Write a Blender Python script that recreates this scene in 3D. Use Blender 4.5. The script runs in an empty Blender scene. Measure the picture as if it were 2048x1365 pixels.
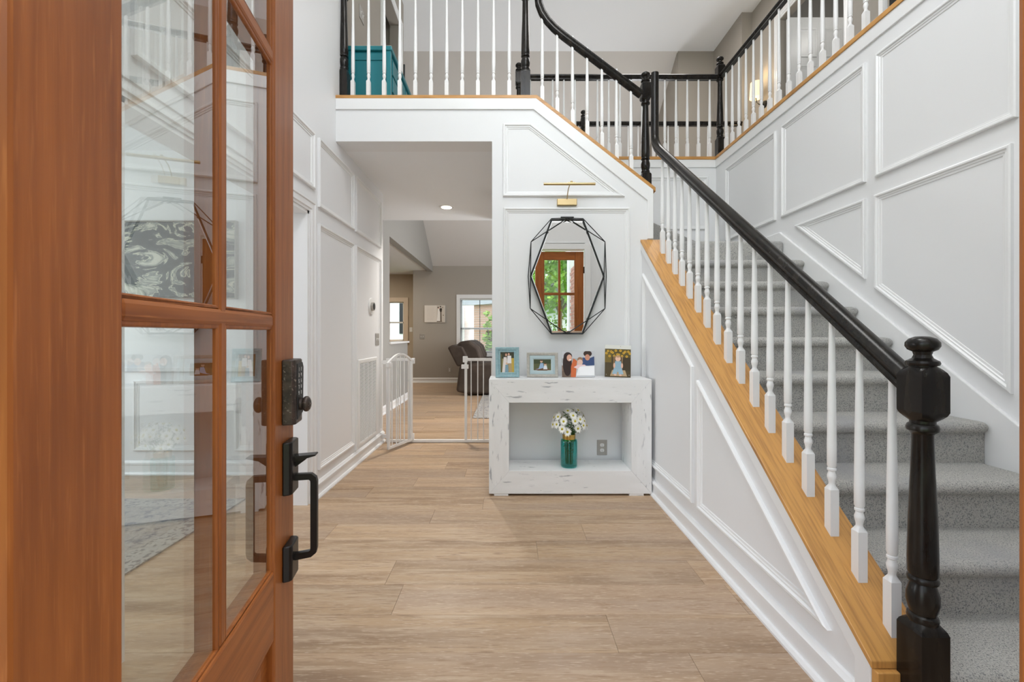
import bpy, bmesh, math, random
from mathutils import Vector, Matrix
PI = math.pi
random.seed(7)
C = bpy.context.scene.collection
SC = bpy.context.scene

# ---------------------------------------------------------------- camera, world, lights, exposure
EYE = 1.19
cam = bpy.data.cameras.new('camera'); co = bpy.data.objects.new('camera', cam); C.objects.link(co)
co.location = (0, 0, EYE); co.rotation_euler = (PI/2, 0, 0)
cam.sensor_width = 36; cam.lens = 865/2048*36
cam.shift_x = (1024-1018)/2048; cam.shift_y = -(682.5-668.5)/2048
cam.clip_start = 0.03; cam.clip_end = 200
SC.camera = co
w = bpy.data.worlds.new('world'); SC.world = w; w.use_nodes = True
nt = w.node_tree; bg = nt.nodes['Background']
sky = nt.nodes.new('ShaderNodeTexSky'); sky.sky_type = 'NISHITA'; sky.sun_disc = False
sky.sun_elevation = math.radians(55); sky.sun_rotation = math.radians(40); sky.air_density = 1.3; sky.dust_density = 3.0
mixw = nt.nodes.new('ShaderNodeMixRGB'); mixw.inputs[0].default_value = 0.75
mixw.inputs[2].default_value = (2.6, 2.65, 2.75, 1)
nt.links.new(sky.outputs[0], mixw.inputs[1]); nt.links.new(mixw.outputs[0], bg.inputs[0])
bg.inputs[1].default_value = 1.05
SC.view_settings.view_transform = 'Standard'; SC.view_settings.look = 'None'
SC.view_settings.exposure = 0.12; SC.view_settings.gamma = 1; SC.view_settings.use_curve_mapping = False
SC.cycles.max_bounces = 10; SC.cycles.diffuse_bounces = 6; SC.cycles.glossy_bounces = 6
SC.cycles.transparent_max_bounces = 24; SC.cycles.sample_clamp_indirect = 6
SC.cycles.use_denoising = True

def area(name, loc, target, sx, sy, power, col=(1, 1, 1), spread=None):
    l = bpy.data.lights.new(name, 'AREA'); l.shape = 'RECTANGLE'; l.size = sx; l.size_y = sy
    l.energy = power; l.color = col
    if spread: l.spread = math.radians(spread)
    o = bpy.data.objects.new(name, l); C.objects.link(o); o.location = loc
    o.rotation_euler = (Vector(target)-Vector(loc)).to_track_quat('-Z', 'Y').to_euler()
    return o
def point(name, loc, power, col=(1, .9, .75), r=.03):
    l = bpy.data.lights.new(name, 'POINT'); l.energy = power; l.color = col; l.shadow_soft_size = r
    o = bpy.data.objects.new(name, l); C.objects.link(o); o.location = loc
    return o
sl = bpy.data.lights.new('sun', 'SUN'); sl.energy = 3.2; sl.angle = math.radians(3); sl.color = (1, .96, .9)
so = bpy.data.objects.new('sun', sl); C.objects.link(so)
so.rotation_euler = Vector((-.35, -.55, -1.0)).to_track_quat('-Z', 'Y').to_euler()
area('foyer_front_fill', (.35, .10, 4.25), (.35, 3.5, 2.2), 2.2, 1.9, 57, (.955, .98, 1))  # added area lamp, frontal fill beaming in above the entry doors
area('foyer_overhead_fill', (.5, 1.7, 5.45), (.5, 1.7, 0), 1.0, 1.0, 44, (1, .99, .975))  # added overhead fill; no fixture hangs here
area('dining_side_fill', (-4.85, 1.9, 1.6), (-1.5, 2.0, 1.2), 1.8, 1.6, 38, (.95, .98, 1))  # added lamp brightening the dining side, set before the wall opening
area('living_room_fill', (2.45, 7.4, 1.7), (-1.2, 5.6, 2.3), 2.4, 1.6, 170, (.99, .99, 1))  # added fill aimed toward the hall ceiling; this wall has no window
area('kitchen_fill', (-3.6, 9.3, 2.68), (-3.6, 9.3, 0), 1.2, 1.2, 40, (1, .88, .72))  # added warm panel that brightens the kitchen, without a fixture
area('upper_hall_fill', (1.9, 5.4, 5.5), (1.9, 5.4, 3), 1.2, .7, 21, (1, .97, .94))  # added fill for the upstairs hall, no lamp modelled

point('bedroom_fill', (4.1, 4.4, 5.2), 7, (1, .96, .9), .1)  # added point light that keeps the room behind the door from going black
# ---------------------------------------------------------------- materials
def mat(name, col, rough=.5, metal=0, spec=.5, noise=None, bump=None, coat=0, stretch=(1, 1, 1), rand=0, emit=None):
    m = bpy.data.materials.new(name); m.use_nodes = True
    n = m.node_tree; b = n.nodes['Principled BSDF']
    b.inputs['Base Color'].default_value = (*col, 1); b.inputs['Roughness'].default_value = rough
    b.inputs['Metallic'].default_value = metal; b.inputs['Specular IOR Level'].default_value = spec
    b.inputs['Coat Weight'].default_value = coat
    if emit: b.inputs['Emission Color'].default_value = (*emit[0], 1); b.inputs['Emission Strength'].default_value = emit[1]
    if noise or bump or rand:
        tc = n.nodes.new('ShaderNodeTexCoord'); mp = n.nodes.new('ShaderNodeMapping'); mp.inputs['Scale'].default_value = stretch
        n.links.new(tc.outputs['Object'], mp.inputs[0])
        src = mp.outputs[0]
        if rand:
            oi = n.nodes.new('ShaderNodeObjectInfo'); vm = n.nodes.new('ShaderNodeVectorMath'); vm.operation = 'ADD'
            cx = n.nodes.new('ShaderNodeCombineXYZ'); ml = n.nodes.new('ShaderNodeMath'); ml.operation = 'MULTIPLY'; ml.inputs[1].default_value = 97.3
            n.links.new(oi.outputs['Random'], ml.inputs[0])
            for k in range(3): n.links.new(ml.outputs[0], cx.inputs[k])
            n.links.new(src, vm.inputs[0]); n.links.new(cx.outputs[0], vm.inputs[1]); src = vm.outputs[0]
        last = None
        if noise:
            for (sc, det, c2, lo, hi) in noise:
                t = n.nodes.new('ShaderNodeTexNoise'); t.inputs['Scale'].default_value = sc; t.inputs['Detail'].default_value = det
                n.links.new(src, t.inputs['Vector'])
                r = n.nodes.new('ShaderNodeMapRange'); r.inputs[1].default_value = lo; r.inputs[2].default_value = hi
                n.links.new(t.outputs['Fac'], r.inputs[0])
                mx = n.nodes.new('ShaderNodeMixRGB'); mx.inputs[2].default_value = (*c2, 1)
                if last: n.links.new(last, mx.inputs[1])
                else: mx.inputs[1].default_value = (*col, 1)
                n.links.new(r.outputs[0], mx.inputs[0]); last = mx.outputs[0]
        if rand:
            hs = n.nodes.new('ShaderNodeHueSaturation'); mr = n.nodes.new('ShaderNodeMapRange')
            mr.inputs[3].default_value = 1-rand; mr.inputs[4].default_value = 1+rand
            n.links.new(oi.outputs['Random'], mr.inputs[0]); n.links.new(mr.outputs[0], hs.inputs['Value'])
            if last: n.links.new(last, hs.inputs['Color'])
            else: hs.inputs['Color'].default_value = (*col, 1)
            last = hs.outputs[0]
        if last: n.links.new(last, b.inputs['Base Color'])
        if bump:
            t = n.nodes.new('ShaderNodeTexNoise'); t.inputs['Scale'].default_value = bump[0]; t.inputs['Detail'].default_value = 4
            n.links.new(src, t.inputs['Vector'])
            bp = n.nodes.new('ShaderNodeBump'); bp.inputs['Strength'].default_value = bump[1]; bp.inputs['Distance'].default_value = bump[2]
            n.links.new(t.outputs['Fac'], bp.inputs['Height']); n.links.new(bp.outputs[0], b.inputs['Normal'])
    return m
def glassmat(name, tint=(1, 1, 1), ior=1.5, rough=0.0, boost=1.0):
    m = bpy.data.materials.new(name); m.use_nodes = True; n = m.node_tree
    n.nodes.remove(n.nodes['Principled BSDF']); out = n.nodes['Material Output']
    tr = n.nodes.new('ShaderNodeBsdfTransparent'); tr.inputs[0].default_value = (*tint, 1)
    gl = n.nodes.new('ShaderNodeBsdfGlossy'); gl.inputs['Roughness'].default_value = rough
    fr = n.nodes.new('ShaderNodeFresnel'); fr.inputs[0].default_value = ior
    mu = n.nodes.new('ShaderNodeMath'); mu.operation = 'MULTIPLY'; mu.inputs[1].default_value = boost; mu.use_clamp = True
    geo = n.nodes.new('ShaderNodeNewGeometry'); nb = n.nodes.new('ShaderNodeMath'); nb.operation = 'SUBTRACT'; nb.inputs[0].default_value = 1
    m2 = n.nodes.new('ShaderNodeMath'); m2.operation = 'MULTIPLY'
    n.links.new(geo.outputs['Backfacing'], nb.inputs[1]); n.links.new(fr.outputs[0], mu.inputs[0])
    n.links.new(mu.outputs[0], m2.inputs[0]); n.links.new(nb.outputs[0], m2.inputs[1])
    mx = n.nodes.new('ShaderNodeMixShader'); n.links.new(m2.outputs[0], mx.inputs[0])
    n.links.new(tr.outputs[0], mx.inputs[1]); n.links.new(gl.outputs[0], mx.inputs[2]); n.links.new(mx.outputs[0], out.inputs[0])
    return m
M = {}
M['white'] = mat('white_wall_paint', (.79, .795, .805), .45, bump=(60, .05, .002))
M['trim'] = mat('white_gloss_trim_paint', (.825, .83, .835), .28)
M['ceil'] = mat('ceiling_paint', (.84, .86, .88), .8, bump=(40, .08, .003))
M['vault'] = mat('vault_paint', (.64, .61, .58), .8)
M['greige'] = mat('greige_wall_paint', (.37, .335, .29), .6, bump=(60, .05, .002))
M['grey'] = mat('grey_wall_paint', (.33, .32, .30), .6)
M['tan'] = mat('tan_wall_paint', (.50, .42, .32), .6)
M['plank'] = mat('oak_vinyl_plank', (.50, .34, .205), .40, noise=[(1.6, 5, (.25, .15, .082), .43, .68), (7, 6, (.58, .43, .29), .48, .70), (1.0, 2, (.42, .30, .21), .42, .7), (26, 3, (.33, .21, .125), .54, .72), (60, 2, (.62, .48, .35), .58, .74)],
                 stretch=(.42, 5.0, 1), rand=.09, bump=(30, .08, .002))
M['oak'] = mat('golden_oak', (.60, .305, .085), .35, noise=[(14, 5, (.42, .20, .055), .45, .75)], stretch=(6, .5, .5), bump=(60, .1, .001))
M['oaky'] = mat('golden_oak_lengthwise', (.60, .305, .085), .35, noise=[(16, 5, (.40, .19, .055), .45, .72)], stretch=(6, .35, .35), bump=(60, .1, .001))
M['oakx'] = mat('golden_oak_crosswise', (.57, .29, .085), .35, noise=[(16, 5, (.40, .19, .055), .45, .72)], stretch=(.35, 6, 6), bump=(60, .1, .001))
M['black'] = mat('black_lacquered_wood', (.007, .006, .0055), .27, spec=.28, coat=.04, noise=[(30, 4, (.022, .018, .014), .4, .7)], stretch=(1, 1, .15), bump=(25, .12, .002))
M['carpet'] = mat('grey_cut_pile_carpet', (.50, .49, .46), .95, spec=.1, noise=[(210, 2, (.13, .135, .145), .47, .69), (480, 2, (.66, .65, .61), .48, .68), (3.0, 2, (.36, .36, .37), .5, .75)], bump=(260, .9, .006))
M['door'] = mat('stained_mahogany', (.36, .112, .022), .40, spec=.3, coat=.05, noise=[(7, 5, (.24, .070, .014), .4, .7), (30, 3, (.44, .15, .035), .55, .8)], stretch=(7, 7, .35), bump=(40, .1, .001))
M['doorh'] = mat('stained_mahogany_rail', (.38, .12, .024), .40, spec=.3, coat=.05, noise=[(7, 5, (.24, .070, .014), .4, .7), (30, 3, (.44, .15, .035), .55, .8)], stretch=(.35, 7, 7), bump=(40, .1, .001))
M['glass'] = glassmat('clear_glass', (.97, .985, .975), 1.52, boost=2.1)
M['winglass'] = glassmat('window_glass', (.98, .99, .99), 1.45)
M['acryl'] = glassmat('acrylic', (.99, .995, .99), 1.45)
M['teal_glass'] = mat('teal_glass', (.03, .66, .64), .05)
_b = M['teal_glass'].node_tree.nodes['Principled BSDF']; _b.inputs['Transmission Weight'].default_value = .93; _b.inputs['IOR'].default_value = 1.35
M['vase'] = glassmat('teal_vase_glass', (.20, .87, .85), 1.5, boost=1.8)
M['bronze'] = mat('oil_rubbed_bronze', (.022, .018, .016), .33, metal=.6, spec=.6)
M['bronze_worn'] = mat('worn_bronze', (.085, .062, .050), .42, metal=.45, noise=[(45, 5, (.045, .035, .03), .4, .6), (140, 3, (.33, .27, .22), .60, .74)], bump=(90, .5, .002))
M['brass'] = mat('brushed_brass', (.53, .40, .21), .32, metal=.9)
M['gold'] = mat('gold_collar', (.55, .36, .10), .25, metal=1)
M['mirror'] = mat('mirror_silver', (.93, .94, .93), .0, metal=1)
M['iron'] = mat('dark_iron', (.035, .037, .038), .4, metal=.7)
M['chrome'] = mat('bevelled_mirror_edge', (.95, .96, .96), .04, metal=1)
M['wash'] = mat('whitewashed_wood', (.79, .79, .785), .5, noise=[(9, 8, (.36, .37, .39), .63, .71), (2.5, 2, (.84, .84, .84), .4, .7), (26, 6, (.36, .37, .39), .70, .77)], stretch=(1, 3, 5), bump=(30, .15, .002))
M['washv'] = mat('whitewashed_wood_upright', (.79, .79, .785), .5, noise=[(9, 8, (.36, .37, .39), .62, .71), (2.5, 2, (.84, .84, .84), .4, .7), (26, 6, (.36, .37, .39), .70, .77)], stretch=(5, 3, 1), bump=(30, .15, .002))
M['teal'] = mat('teal_paint', (.012, .20, .24), .4)
M['cream'] = mat('cream_top', (.62, .52, .40), .5)
M['gate'] = mat('white_powder_coat', (.82, .82, .82), .35)
M['steel'] = mat('brushed_nickel_plate', (.42, .40, .37), .4, metal=.5)
M['plate'] = mat('white_plastic', (.82, .82, .81), .35)
M['dark'] = mat('near_black', (.012, .012, .013), .5)
M['shadow'] = mat('unlit_room_shade', (.16, .15, .14), .8)  # dark colour standing in for shade inside the unlit upstairs room
M['leather'] = mat('brown_suede', (.050, .034, .024), .75, noise=[(5, 4, (.085, .06, .044), .45, .75)], bump=(120, .2, .002))
M['rug'] = mat('grey_rug_weave', (.33, .31, .29), .95, noise=[(14, 6, (.13, .14, .17), .5, .62), (60, 3, (.42, .40, .37), .45, .7)], bump=(200, .4, .003))
M['rugb'] = mat('rug_border_weave', (.40, .385, .36), .95, noise=[(40, 4, (.17, .17, .18), .52, .6)], bump=(200, .4, .003))
M['blue'] = mat('blue_washed_wood', (.24, .39, .43), .55, noise=[(60, 4, (.33, .47, .50), .45, .7)], stretch=(1, 1, 1))
M['taupe'] = mat('taupe_washed_wood', (.40, .38, .34), .55, noise=[(60, 4, (.50, .48, .44), .45, .7)])
M['pblue'] = mat('pale_blue_washed_wood', (.42, .53, .56), .55)
M['petal'] = mat('white_petal', (.85, .85, .80), .6)
M['yolk'] = mat('yellow_flower_centre', (.50, .42, .02), .8)
M['leaf'] = mat('green_leaf', (.045, .11, .02), .5)
M['foliage'] = mat('tree_foliage', (.14, .30, .03), .6, noise=[(1.2, 3, (.30, .50, .05), .4, .65)], rand=.2)
M['bark'] = mat('tree_bark', (.09, .065, .045), .9)
M['brick'] = mat('red_brick', (.40, .17, .13), .85, rand=.2)
M['brickp'] = mat('pale_pink_brick', (.52, .32, .22), .85, rand=.15)
M['mortar'] = mat('mortar', (.60, .57, .54), .9)
M['lawn'] = mat('lawn_grass', (.10, .22, .04), .9, noise=[(8, 4, (.17, .30, .06), .4, .7)])
M['stone'] = mat('porch_concrete', (.48, .46, .43), .85)
M['siding'] = mat('grey_siding', (.42, .45, .48), .7)
M['vent'] = mat('white_vent_metal', (.80, .80, .79), .4)
M['shade'] = mat('frosted_glass_shade', (.8, .7, .55), .5, emit=((1, .74, .42), .75))
M['bulb'] = mat('lit_lamp_lens', (1, 1, 1), .5, emit=((1, .90, .72), 9))
M['blind'] = mat('white_blind_slat', (.78, .78, .76), .5)

# ---------------------------------------------------------------- mesh helpers
class MB:
    def __init__(s): s.v = []; s.f = []; s.m = []; s.ci = 0
    def add(s, vs, fs):
        o = len(s.v); s.v += [tuple(p) for p in vs]; s.f += [tuple(i+o for i in f) for f in fs]; s.m += [s.ci]*len(fs); return s
    def box(s, x0, x1, y0, y1, z0, z1):
        return s.add([(x0, y0, z0), (x1, y0, z0), (x1, y1, z0), (x0, y1, z0), (x0, y0, z1), (x1, y0, z1), (x1, y1, z1), (x0, y1, z1)],
                     [(0, 3, 2, 1), (4, 5, 6, 7), (0, 1, 5, 4), (1, 2, 6, 5), (2, 3, 7, 6), (3, 0, 4, 7)])
    def prism(s, poly, fn, a, b):          # poly of 2D points, fn(u, v, t) -> 3D, between t=a and t=b
        n = len(poly)
        return s.add([fn(u, v, a) for u, v in poly]+[fn(u, v, b) for u, v in poly],
                     [tuple(range(n))[::-1], tuple(range(n, 2*n))]+[(i, (i+1) % n, n+(i+1) % n, n+i) for i in range(n)])
    def tube(s, p, q, r0, r1=None, n=10, caps=True):
        r1 = r0 if r1 is None else r1
        p, q = Vector(p), Vector(q); d = (q-p).normalized()
        a = d.orthogonal().normalized(); b = d.cross(a)
        vs = [p+(a*math.cos(2*PI*i/n)+b*math.sin(2*PI*i/n))*r0 for i in range(n)]+[q+(a*math.cos(2*PI*i/n)+b*math.sin(2*PI*i/n))*r1 for i in range(n)]
        fs = [(i, (i+1) % n, n+(i+1) % n, n+i) for i in range(n)]
        if caps: fs += [tuple(range(n))[::-1], tuple(range(n, 2*n))]
        return s.add(vs, fs)
    def lathe(s, prof, c=(0, 0, 0), n=20, sq=False, rot=0):   # prof [(r, z)], closed at ends
        vs = []; fs = []
        for r, z in prof:
            for i in range(n):
                t = 2*PI*i/n+rot; vs.append((c[0]+r*math.cos(t), c[1]+r*math.sin(t), c[2]+z))
        for k in range(len(prof)-1):
            for i in range(n):
                j = (i+1) % n; fs.append((k*n+i, k*n+j, (k+1)*n+j, (k+1)*n+i))
        fs += [tuple(range(n))[::-1], tuple(range((len(prof)-1)*n, len(prof)*n))]
        return s.add(vs, fs)
    def sweep(s, prof, path, up=(0, 0, 1), closed=False, frames=None):   # prof (u, v): u sideways, v up-ish
        n = len(prof); P = [Vector(p) for p in path]; L = len(P); vs = []
        for i in range(L):
            if frames: side, upv = frames[i]
            else:
                a = (P[i]-P[i-1]).normalized() if (i > 0 or closed) else (P[1]-P[0]).normalized()
                b = (P[(i+1) % L]-P[i]).normalized() if (i < L-1 or closed) else a
                t = (a+b).normalized(); side = t.cross(Vector(up)).normalized(); upv = side.cross(t).normalized()
            vs += [P[i]+side*u+upv*v for u, v in prof]
        fs = []
        for i in range(L if closed else L-1):
            for k in range(n):
                l = (k+1) % n; j = (i+1) % L; fs.append((i*n+k, i*n+l, j*n+l, j*n+k))
        if not closed: fs += [tuple(range(n))[::-1], tuple(range((L-1)*n, L*n))]
        return s.add(vs, fs)
    def ellipsoid(s, c, r, n=14, m=8, rotm=None):
        vs = []; fs = []
        for j in range(m+1):
            ph = PI*j/m
            for i in range(n):
                t = 2*PI*i/n; v = Vector((r[0]*math.sin(ph)*math.cos(t), r[1]*math.sin(ph)*math.sin(t), r[2]*math.cos(ph)))
                if rotm: v = rotm @ v
                vs.append(Vector(c)+v)
        for j in range(m):
            for i in range(n):
                k = (i+1) % n; fs.append((j*n+i, (j+1)*n+i, (j+1)*n+k, j*n+k))
        return s.add(vs, fs)
    def mesh(s, name, mats, smooth=None):
        me = bpy.data.meshes.new(name); me.from_pydata(s.v, [], s.f)
        for m in (mats if isinstance(mats, (list, tuple)) else [mats]): me.materials.append(m)
        if any(s.m): me.polygons.foreach_set('material_index', s.m)
        bm = bmesh.new(); bm.from_mesh(me)
        bmesh.ops.remove_doubles(bm, verts=bm.verts, dist=1e-6)
        bmesh.ops.recalc_face_normals(bm, faces=bm.faces); bm.to_mesh(me); bm.free()
        if smooth:
            me.polygons.foreach_set('use_smooth', [True]*len(me.polygons)); me.set_sharp_from_angle(angle=math.radians(smooth))
        me.update(); return me
    def build(s, name, mats, parent=None, smooth=None, bevel=0, seg=2, sub=0, loc=None, rot=None, **props):
        o = bpy.data.objects.new(name, s.mesh(name, mats, smooth)); C.objects.link(o)
        if parent: o.parent = parent
        if loc: o.location = loc
        if rot: o.rotation_euler = rot
        if bevel:
            b = o.modifiers.new('bevel', 'BEVEL'); b.width = bevel; b.segments = seg; b.limit_method = 'ANGLE'; b.angle_limit = math.radians(40)
            if not smooth:
                pass
        if sub:
            b = o.modifiers.new('subdivision', 'SUBSURF'); b.levels = sub; b.render_levels = sub
        for k, v in props.items(): o[k] = v
        return o
def thing(name, label, cat, loc=(0, 0, 0), rz=0, group=None, kind=None):
    o = bpy.data.objects.new(name, None); C.objects.link(o); o.location = loc; o.rotation_euler = (0, 0, rz)
    if label: o['label'] = label
    if cat: o['category'] = cat
    if group: o['group'] = group
    if kind: o['kind'] = kind
    return o
def tag(o, label=None, cat=None, group=None, kind=None):
    for k, v in (('label', label), ('category', cat), ('group', group), ('kind', kind)):
        if v: o[k] = v
    return o
def copy_part(src, parent, loc, rot=None):
    c = src.copy(); C.objects.link(c); c.parent = parent; c.location = loc
    if rot: c.rotation_euler = rot
    return c
def struct(name, mb, m, label, parent=None, **kw):
    o = mb.build(name, m, parent, **kw)
    if not parent: tag(o, label, None, kind='structure')
    return o
YZ = lambda x: (lambda y, z, t: (t, y, z))
fX = lambda u, v, t: (t, u, v)       # polygon in (Y, Z), extruded along X
fY = lambda u, v, t: (u, t, v)       # polygon in (X, Z), extruded along Y
fZ = lambda u, v, t: (u, v, t)
MP = [(0, 0), (0, .015), (.006, .019), (.014, .018), (.020, .010), (.027, .010), (.031, .006), (.040, .004), (.042, 0)]
def molding(poly, to3, closed=True, prof=MP):
    """mitred picture-frame moulding; poly = outer corners, to3(u, v, h) with h = height off the wall"""
    n = len(poly); ar = sum(poly[i][0]*poly[(i+1) % n][1]-poly[(i+1) % n][0]*poly[i][1] for i in range(n))
    if ar < 0: poly = poly[::-1]
    mb = MB(); vs = []
    for i in range(n):
        p = Vector(poly[i])
        a = (p-Vector(poly[i-1])).normalized(); b = (Vector(poly[(i+1) % n])-p).normalized()
        if not closed and i == 0: a = b
        if not closed and i == n-1: b = a
        na = Vector((-a.y, a.x)); nb = Vector((-b.y, b.x)); m = (na+nb)
        k = m.normalized()/max(.25, math.cos(na.angle(nb)/2)) if m.length > 1e-6 else na
        vs += [to3(p.x+k.x*d, p.y+k.y*d, h) for d, h in prof]
    L = len(prof); fs = []
    for i in range(n if closed else n-1):
        j = (i+1) % n
        for k in range(L-1): fs.append((i*L+k, i*L+k+1, j*L+k+1, j*L+k))
        fs.append((i*L+L-1, i*L, j*L, j*L+L-1))
    if not closed: fs += [tuple(range(L)), tuple(range((n-1)*L, n*L))[::-1]]
    return mb.add(vs, fs)

# ================================================================ SHELL
ZU = 3.12      # upper floor level
# ---- floor with planks
fl = struct('floor', MB().box(-7, 3.6, .2, 12, -.14, -.012), M['dark'], 'wide oak-look plank floor running across the entry hall')
PW, PL, G = .2195, 1.52, .0004
pm = MB(); b_ = .0008
pm.add([(G, G, -.012), (PL-G, G, -.012), (PL-G, PW-G, -.012), (G, PW-G, -.012), (G, G, -b_), (PL-G, G, -b_), (PL-G, PW-G, -b_), (G, PW-G, -b_),
        (G+b_, G+b_, 0), (PL-G-b_, G+b_, 0), (PL-G-b_, PW-G-b_, 0), (G+b_, PW-G-b_, 0)],
       [(0, 3, 2, 1), (8, 9, 10, 11)]+[(i, (i+1) % 4, 4+(i+1) % 4, 4+i) for i in range(4)]+[(4+i, 4+(i+1) % 4, 8+(i+1) % 4, 8+i) for i in range(4)])
plank0 = pm.build('plank', M['plank'], fl); first = True
JO = {-1: .15, 0: -.85, 1: .41, 2: -.50, 3: .93, 4: .155, 5: .45, 6: -.50, 7: -.18, 8: -1.05, 9: -.75, 10: -.37}
for r in range(-5, 43):
    y = 1.613+(r-1)*PW
    j = JO.get(r, random.uniform(0, PL))
    lo, hi = (-3.7, 1.1) if y < 3.4 else ((-1.95, -.1) if y < 5.7 else (-3.2, 1.4))
    x = j+PL*math.floor((lo-j)/PL)
    while x < hi:
        if first: plank0.location = (x, y, 0); first = False
        else: copy_part(plank0, fl, (x, y, 0))
        x += PL

XL, XR, XS, YW, YB = -1.40, 2.26, 1.075, 3.50, 4.72
# ---- left wall
mb = MB(); mb.box(XL-.13, XL, .36, 1.55, 0, 5.56); mb.box(XL-.13, XL, 1.55, 3.023, 2.051, 5.56); mb.box(XL-.13, XL, 3.023, 3.62, 0, 5.56)
mb.box(XL-.13, XL, 3.62, 4.80, 0, 3.0)
wl = struct('wall_left', mb, M['white'], 'white panelled wall with a cased opening on the side of the open door')
L3 = lambda y, z, h: (XL+h, y, z)
for nm, poly, cl in [('above', [(1.6, 2.223), (3.098, 2.223), (3.098, 2.627), (1.6, 2.627)], True),
                 ('b', [(3.165, 2.122), (3.886, 2.122), (3.886, 2.63), (3.165, 2.63)], True),
                 ('b2', [(3.165, .193), (3.886, .193), (3.886, 2.0), (3.165, 2.0)], True),
                 ('c', [(3.928, 2.122), (4.70, 2.122), (4.70, 2.63), (3.928, 2.63)], True),
                 ('d', [(.95, .193), (1.42, .193), (1.42, 2.627), (.95, 2.627)], True)]:
    molding(poly, L3).build('panel_molding', M['trim'], wl, smooth=30)
molding([(4.70, .17), (4.70, 2.0), (3.928, 2.0), (3.928, .13)], L3, closed=False).build('panel_molding', M['trim'], wl, smooth=30)
CAS = [(0, 0), (0, .021), (.012, .021), (.018, .015), (.034, .015), (.040, .018), (.056, .018), (.062, .011), (.076, .009), (.076, 0)]
molding([(1.474, 0), (1.474, 2.127), (3.099, 2.127), (3.099, 0)], L3, closed=False, prof=CAS).build('opening_casing', M['trim'], wl, smooth=30)
mb = MB(); mb.box(XL-.135, XL+.002, 3.0, 3.023, 0, 2.051); mb.box(XL-.135, XL+.002, 1.55, 1.573, 0, 2.051); mb.box(XL-.135, XL+.002, 1.55, 3.023, 2.03, 2.051)
mb.build('opening_jamb', M['trim'], wl)
BP = [(0, 0), (.034, 0), (.034, .010), (.026, .022), (.016, .024), (.016, .082), (.022, .086), (.022, .100), (.014, .108), (.010, .116), (0, .118)]
def baseboard(name, p, q, nrm, label):
    p, q, nrm = Vector(p), Vector(q), Vector(nrm); mb = MB(); n = len(BP)
    vs = [p+nrm*a+Vector((0, 0, b)) for a, b in BP]+[q+nrm*a+Vector((0, 0, b)) for a, b in BP]
    mb.add(vs, [tuple(range(n)), tuple(range(n, 2*n))[::-1]]+[(i, (i+1) % n, n+(i+1) % n, n+i) for i in range(n)])
    return struct(name, mb, M['trim'], label, smooth=30)
baseboard('baseboard_left', (XL, 3.10, 0), (XL, 4.80, 0), (1, 0, 0), 'white baseboard under the panelled left hall wall')
baseboard('baseboard_hall', (XL, .37, 0), (XL, 1.47, 0), (1, 0, 0), 'white baseboard behind the open entry door')
baseboard('baseboard_stair', (XS, 1.30, 0), (XS, 3.5, 0), (-1, 0, 0), 'white baseboard along the foot of the staircase side')
baseboard('baseboard_console', (-.137, YW, 0), (1.075, YW, 0), (0, -1, 0), 'white baseboard behind the whitewashed console')
# upstairs left wall
mb = MB(); mb.box(XL-.13, XL, 3.62, 4.79, 3.0, 5.56); mb.box(XL-.13, XL, 4.79, 5.55, 5.15, 5.56); mb.box(XL-.13, XL, 5.55, 5.74, 3.0, 5.56); mb.box(-2.0, XL-.13, 5.64, 5.74, 3.0, 5.56)
wu = struct('wall_upper_left', mb, M['greige'], 'greige upstairs wall behind the teal chest, with a doorway')
molding([(4.715, ZU), (4.715, 5.225), (5.625, 5.225), (5.625, ZU)], L3, closed=False, prof=CAS).build('opening_casing', M['trim'], wu, smooth=30)
mb = MB(); mb.box(-2.3, -2.25, 4.5, 5.64, 3.0, 5.56); mb.box(-2.25, -1.53, 4.5, 4.55, 3.0, 5.56); mb.box(-2.25, -1.53, 4.55, 5.64, 3.0, 3.1); mb.build('room_wall', M['shadow'], wu)
# ---- console wall with header
mb = MB(); mb.prism([(XL, 2.75), (-.137, 2.75), (-.137, 0), (1.165, 0), (1.165, 2.375), (.2266, 3.10), (XL, 3.10)], fY, YW, YW+.2)
wc = struct('wall_center', mb, M['white'], 'white panelled wall behind the console, stepping into the hall header')
C3 = lambda x, z, h: (x, YW-h, z)
def PX(x, y, Y=YW-.015): return ((x-1018)*Y/865, EYE+(668.5-y)*Y/865)
molding([PX(1006, 392.5), PX(1250, 392.5), PX(1061.5, 246.5), PX(1006, 246.5)], C3).build('panel_molding', M['trim'], wc, smooth=30)
molding([(PX(1007, 0)[0], .74), (PX(1260, 0)[0], .74), PX(1260, 415), PX(1007, 415)], C3).build('panel_molding', M['trim'], wc, smooth=30)
mb = MB(); mb.prism([(XL, 3.095), (.2266, 3.095), (1.165, 2.37), (1.165, 1.96), (1.118, 1.96), (1.118, 2.27), (.198, 3.005), (XL, 3.005)], fY, YW-.012, YW+.001)
mb.build('fascia_board', M['trim'], wc, bevel=.003)
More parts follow.
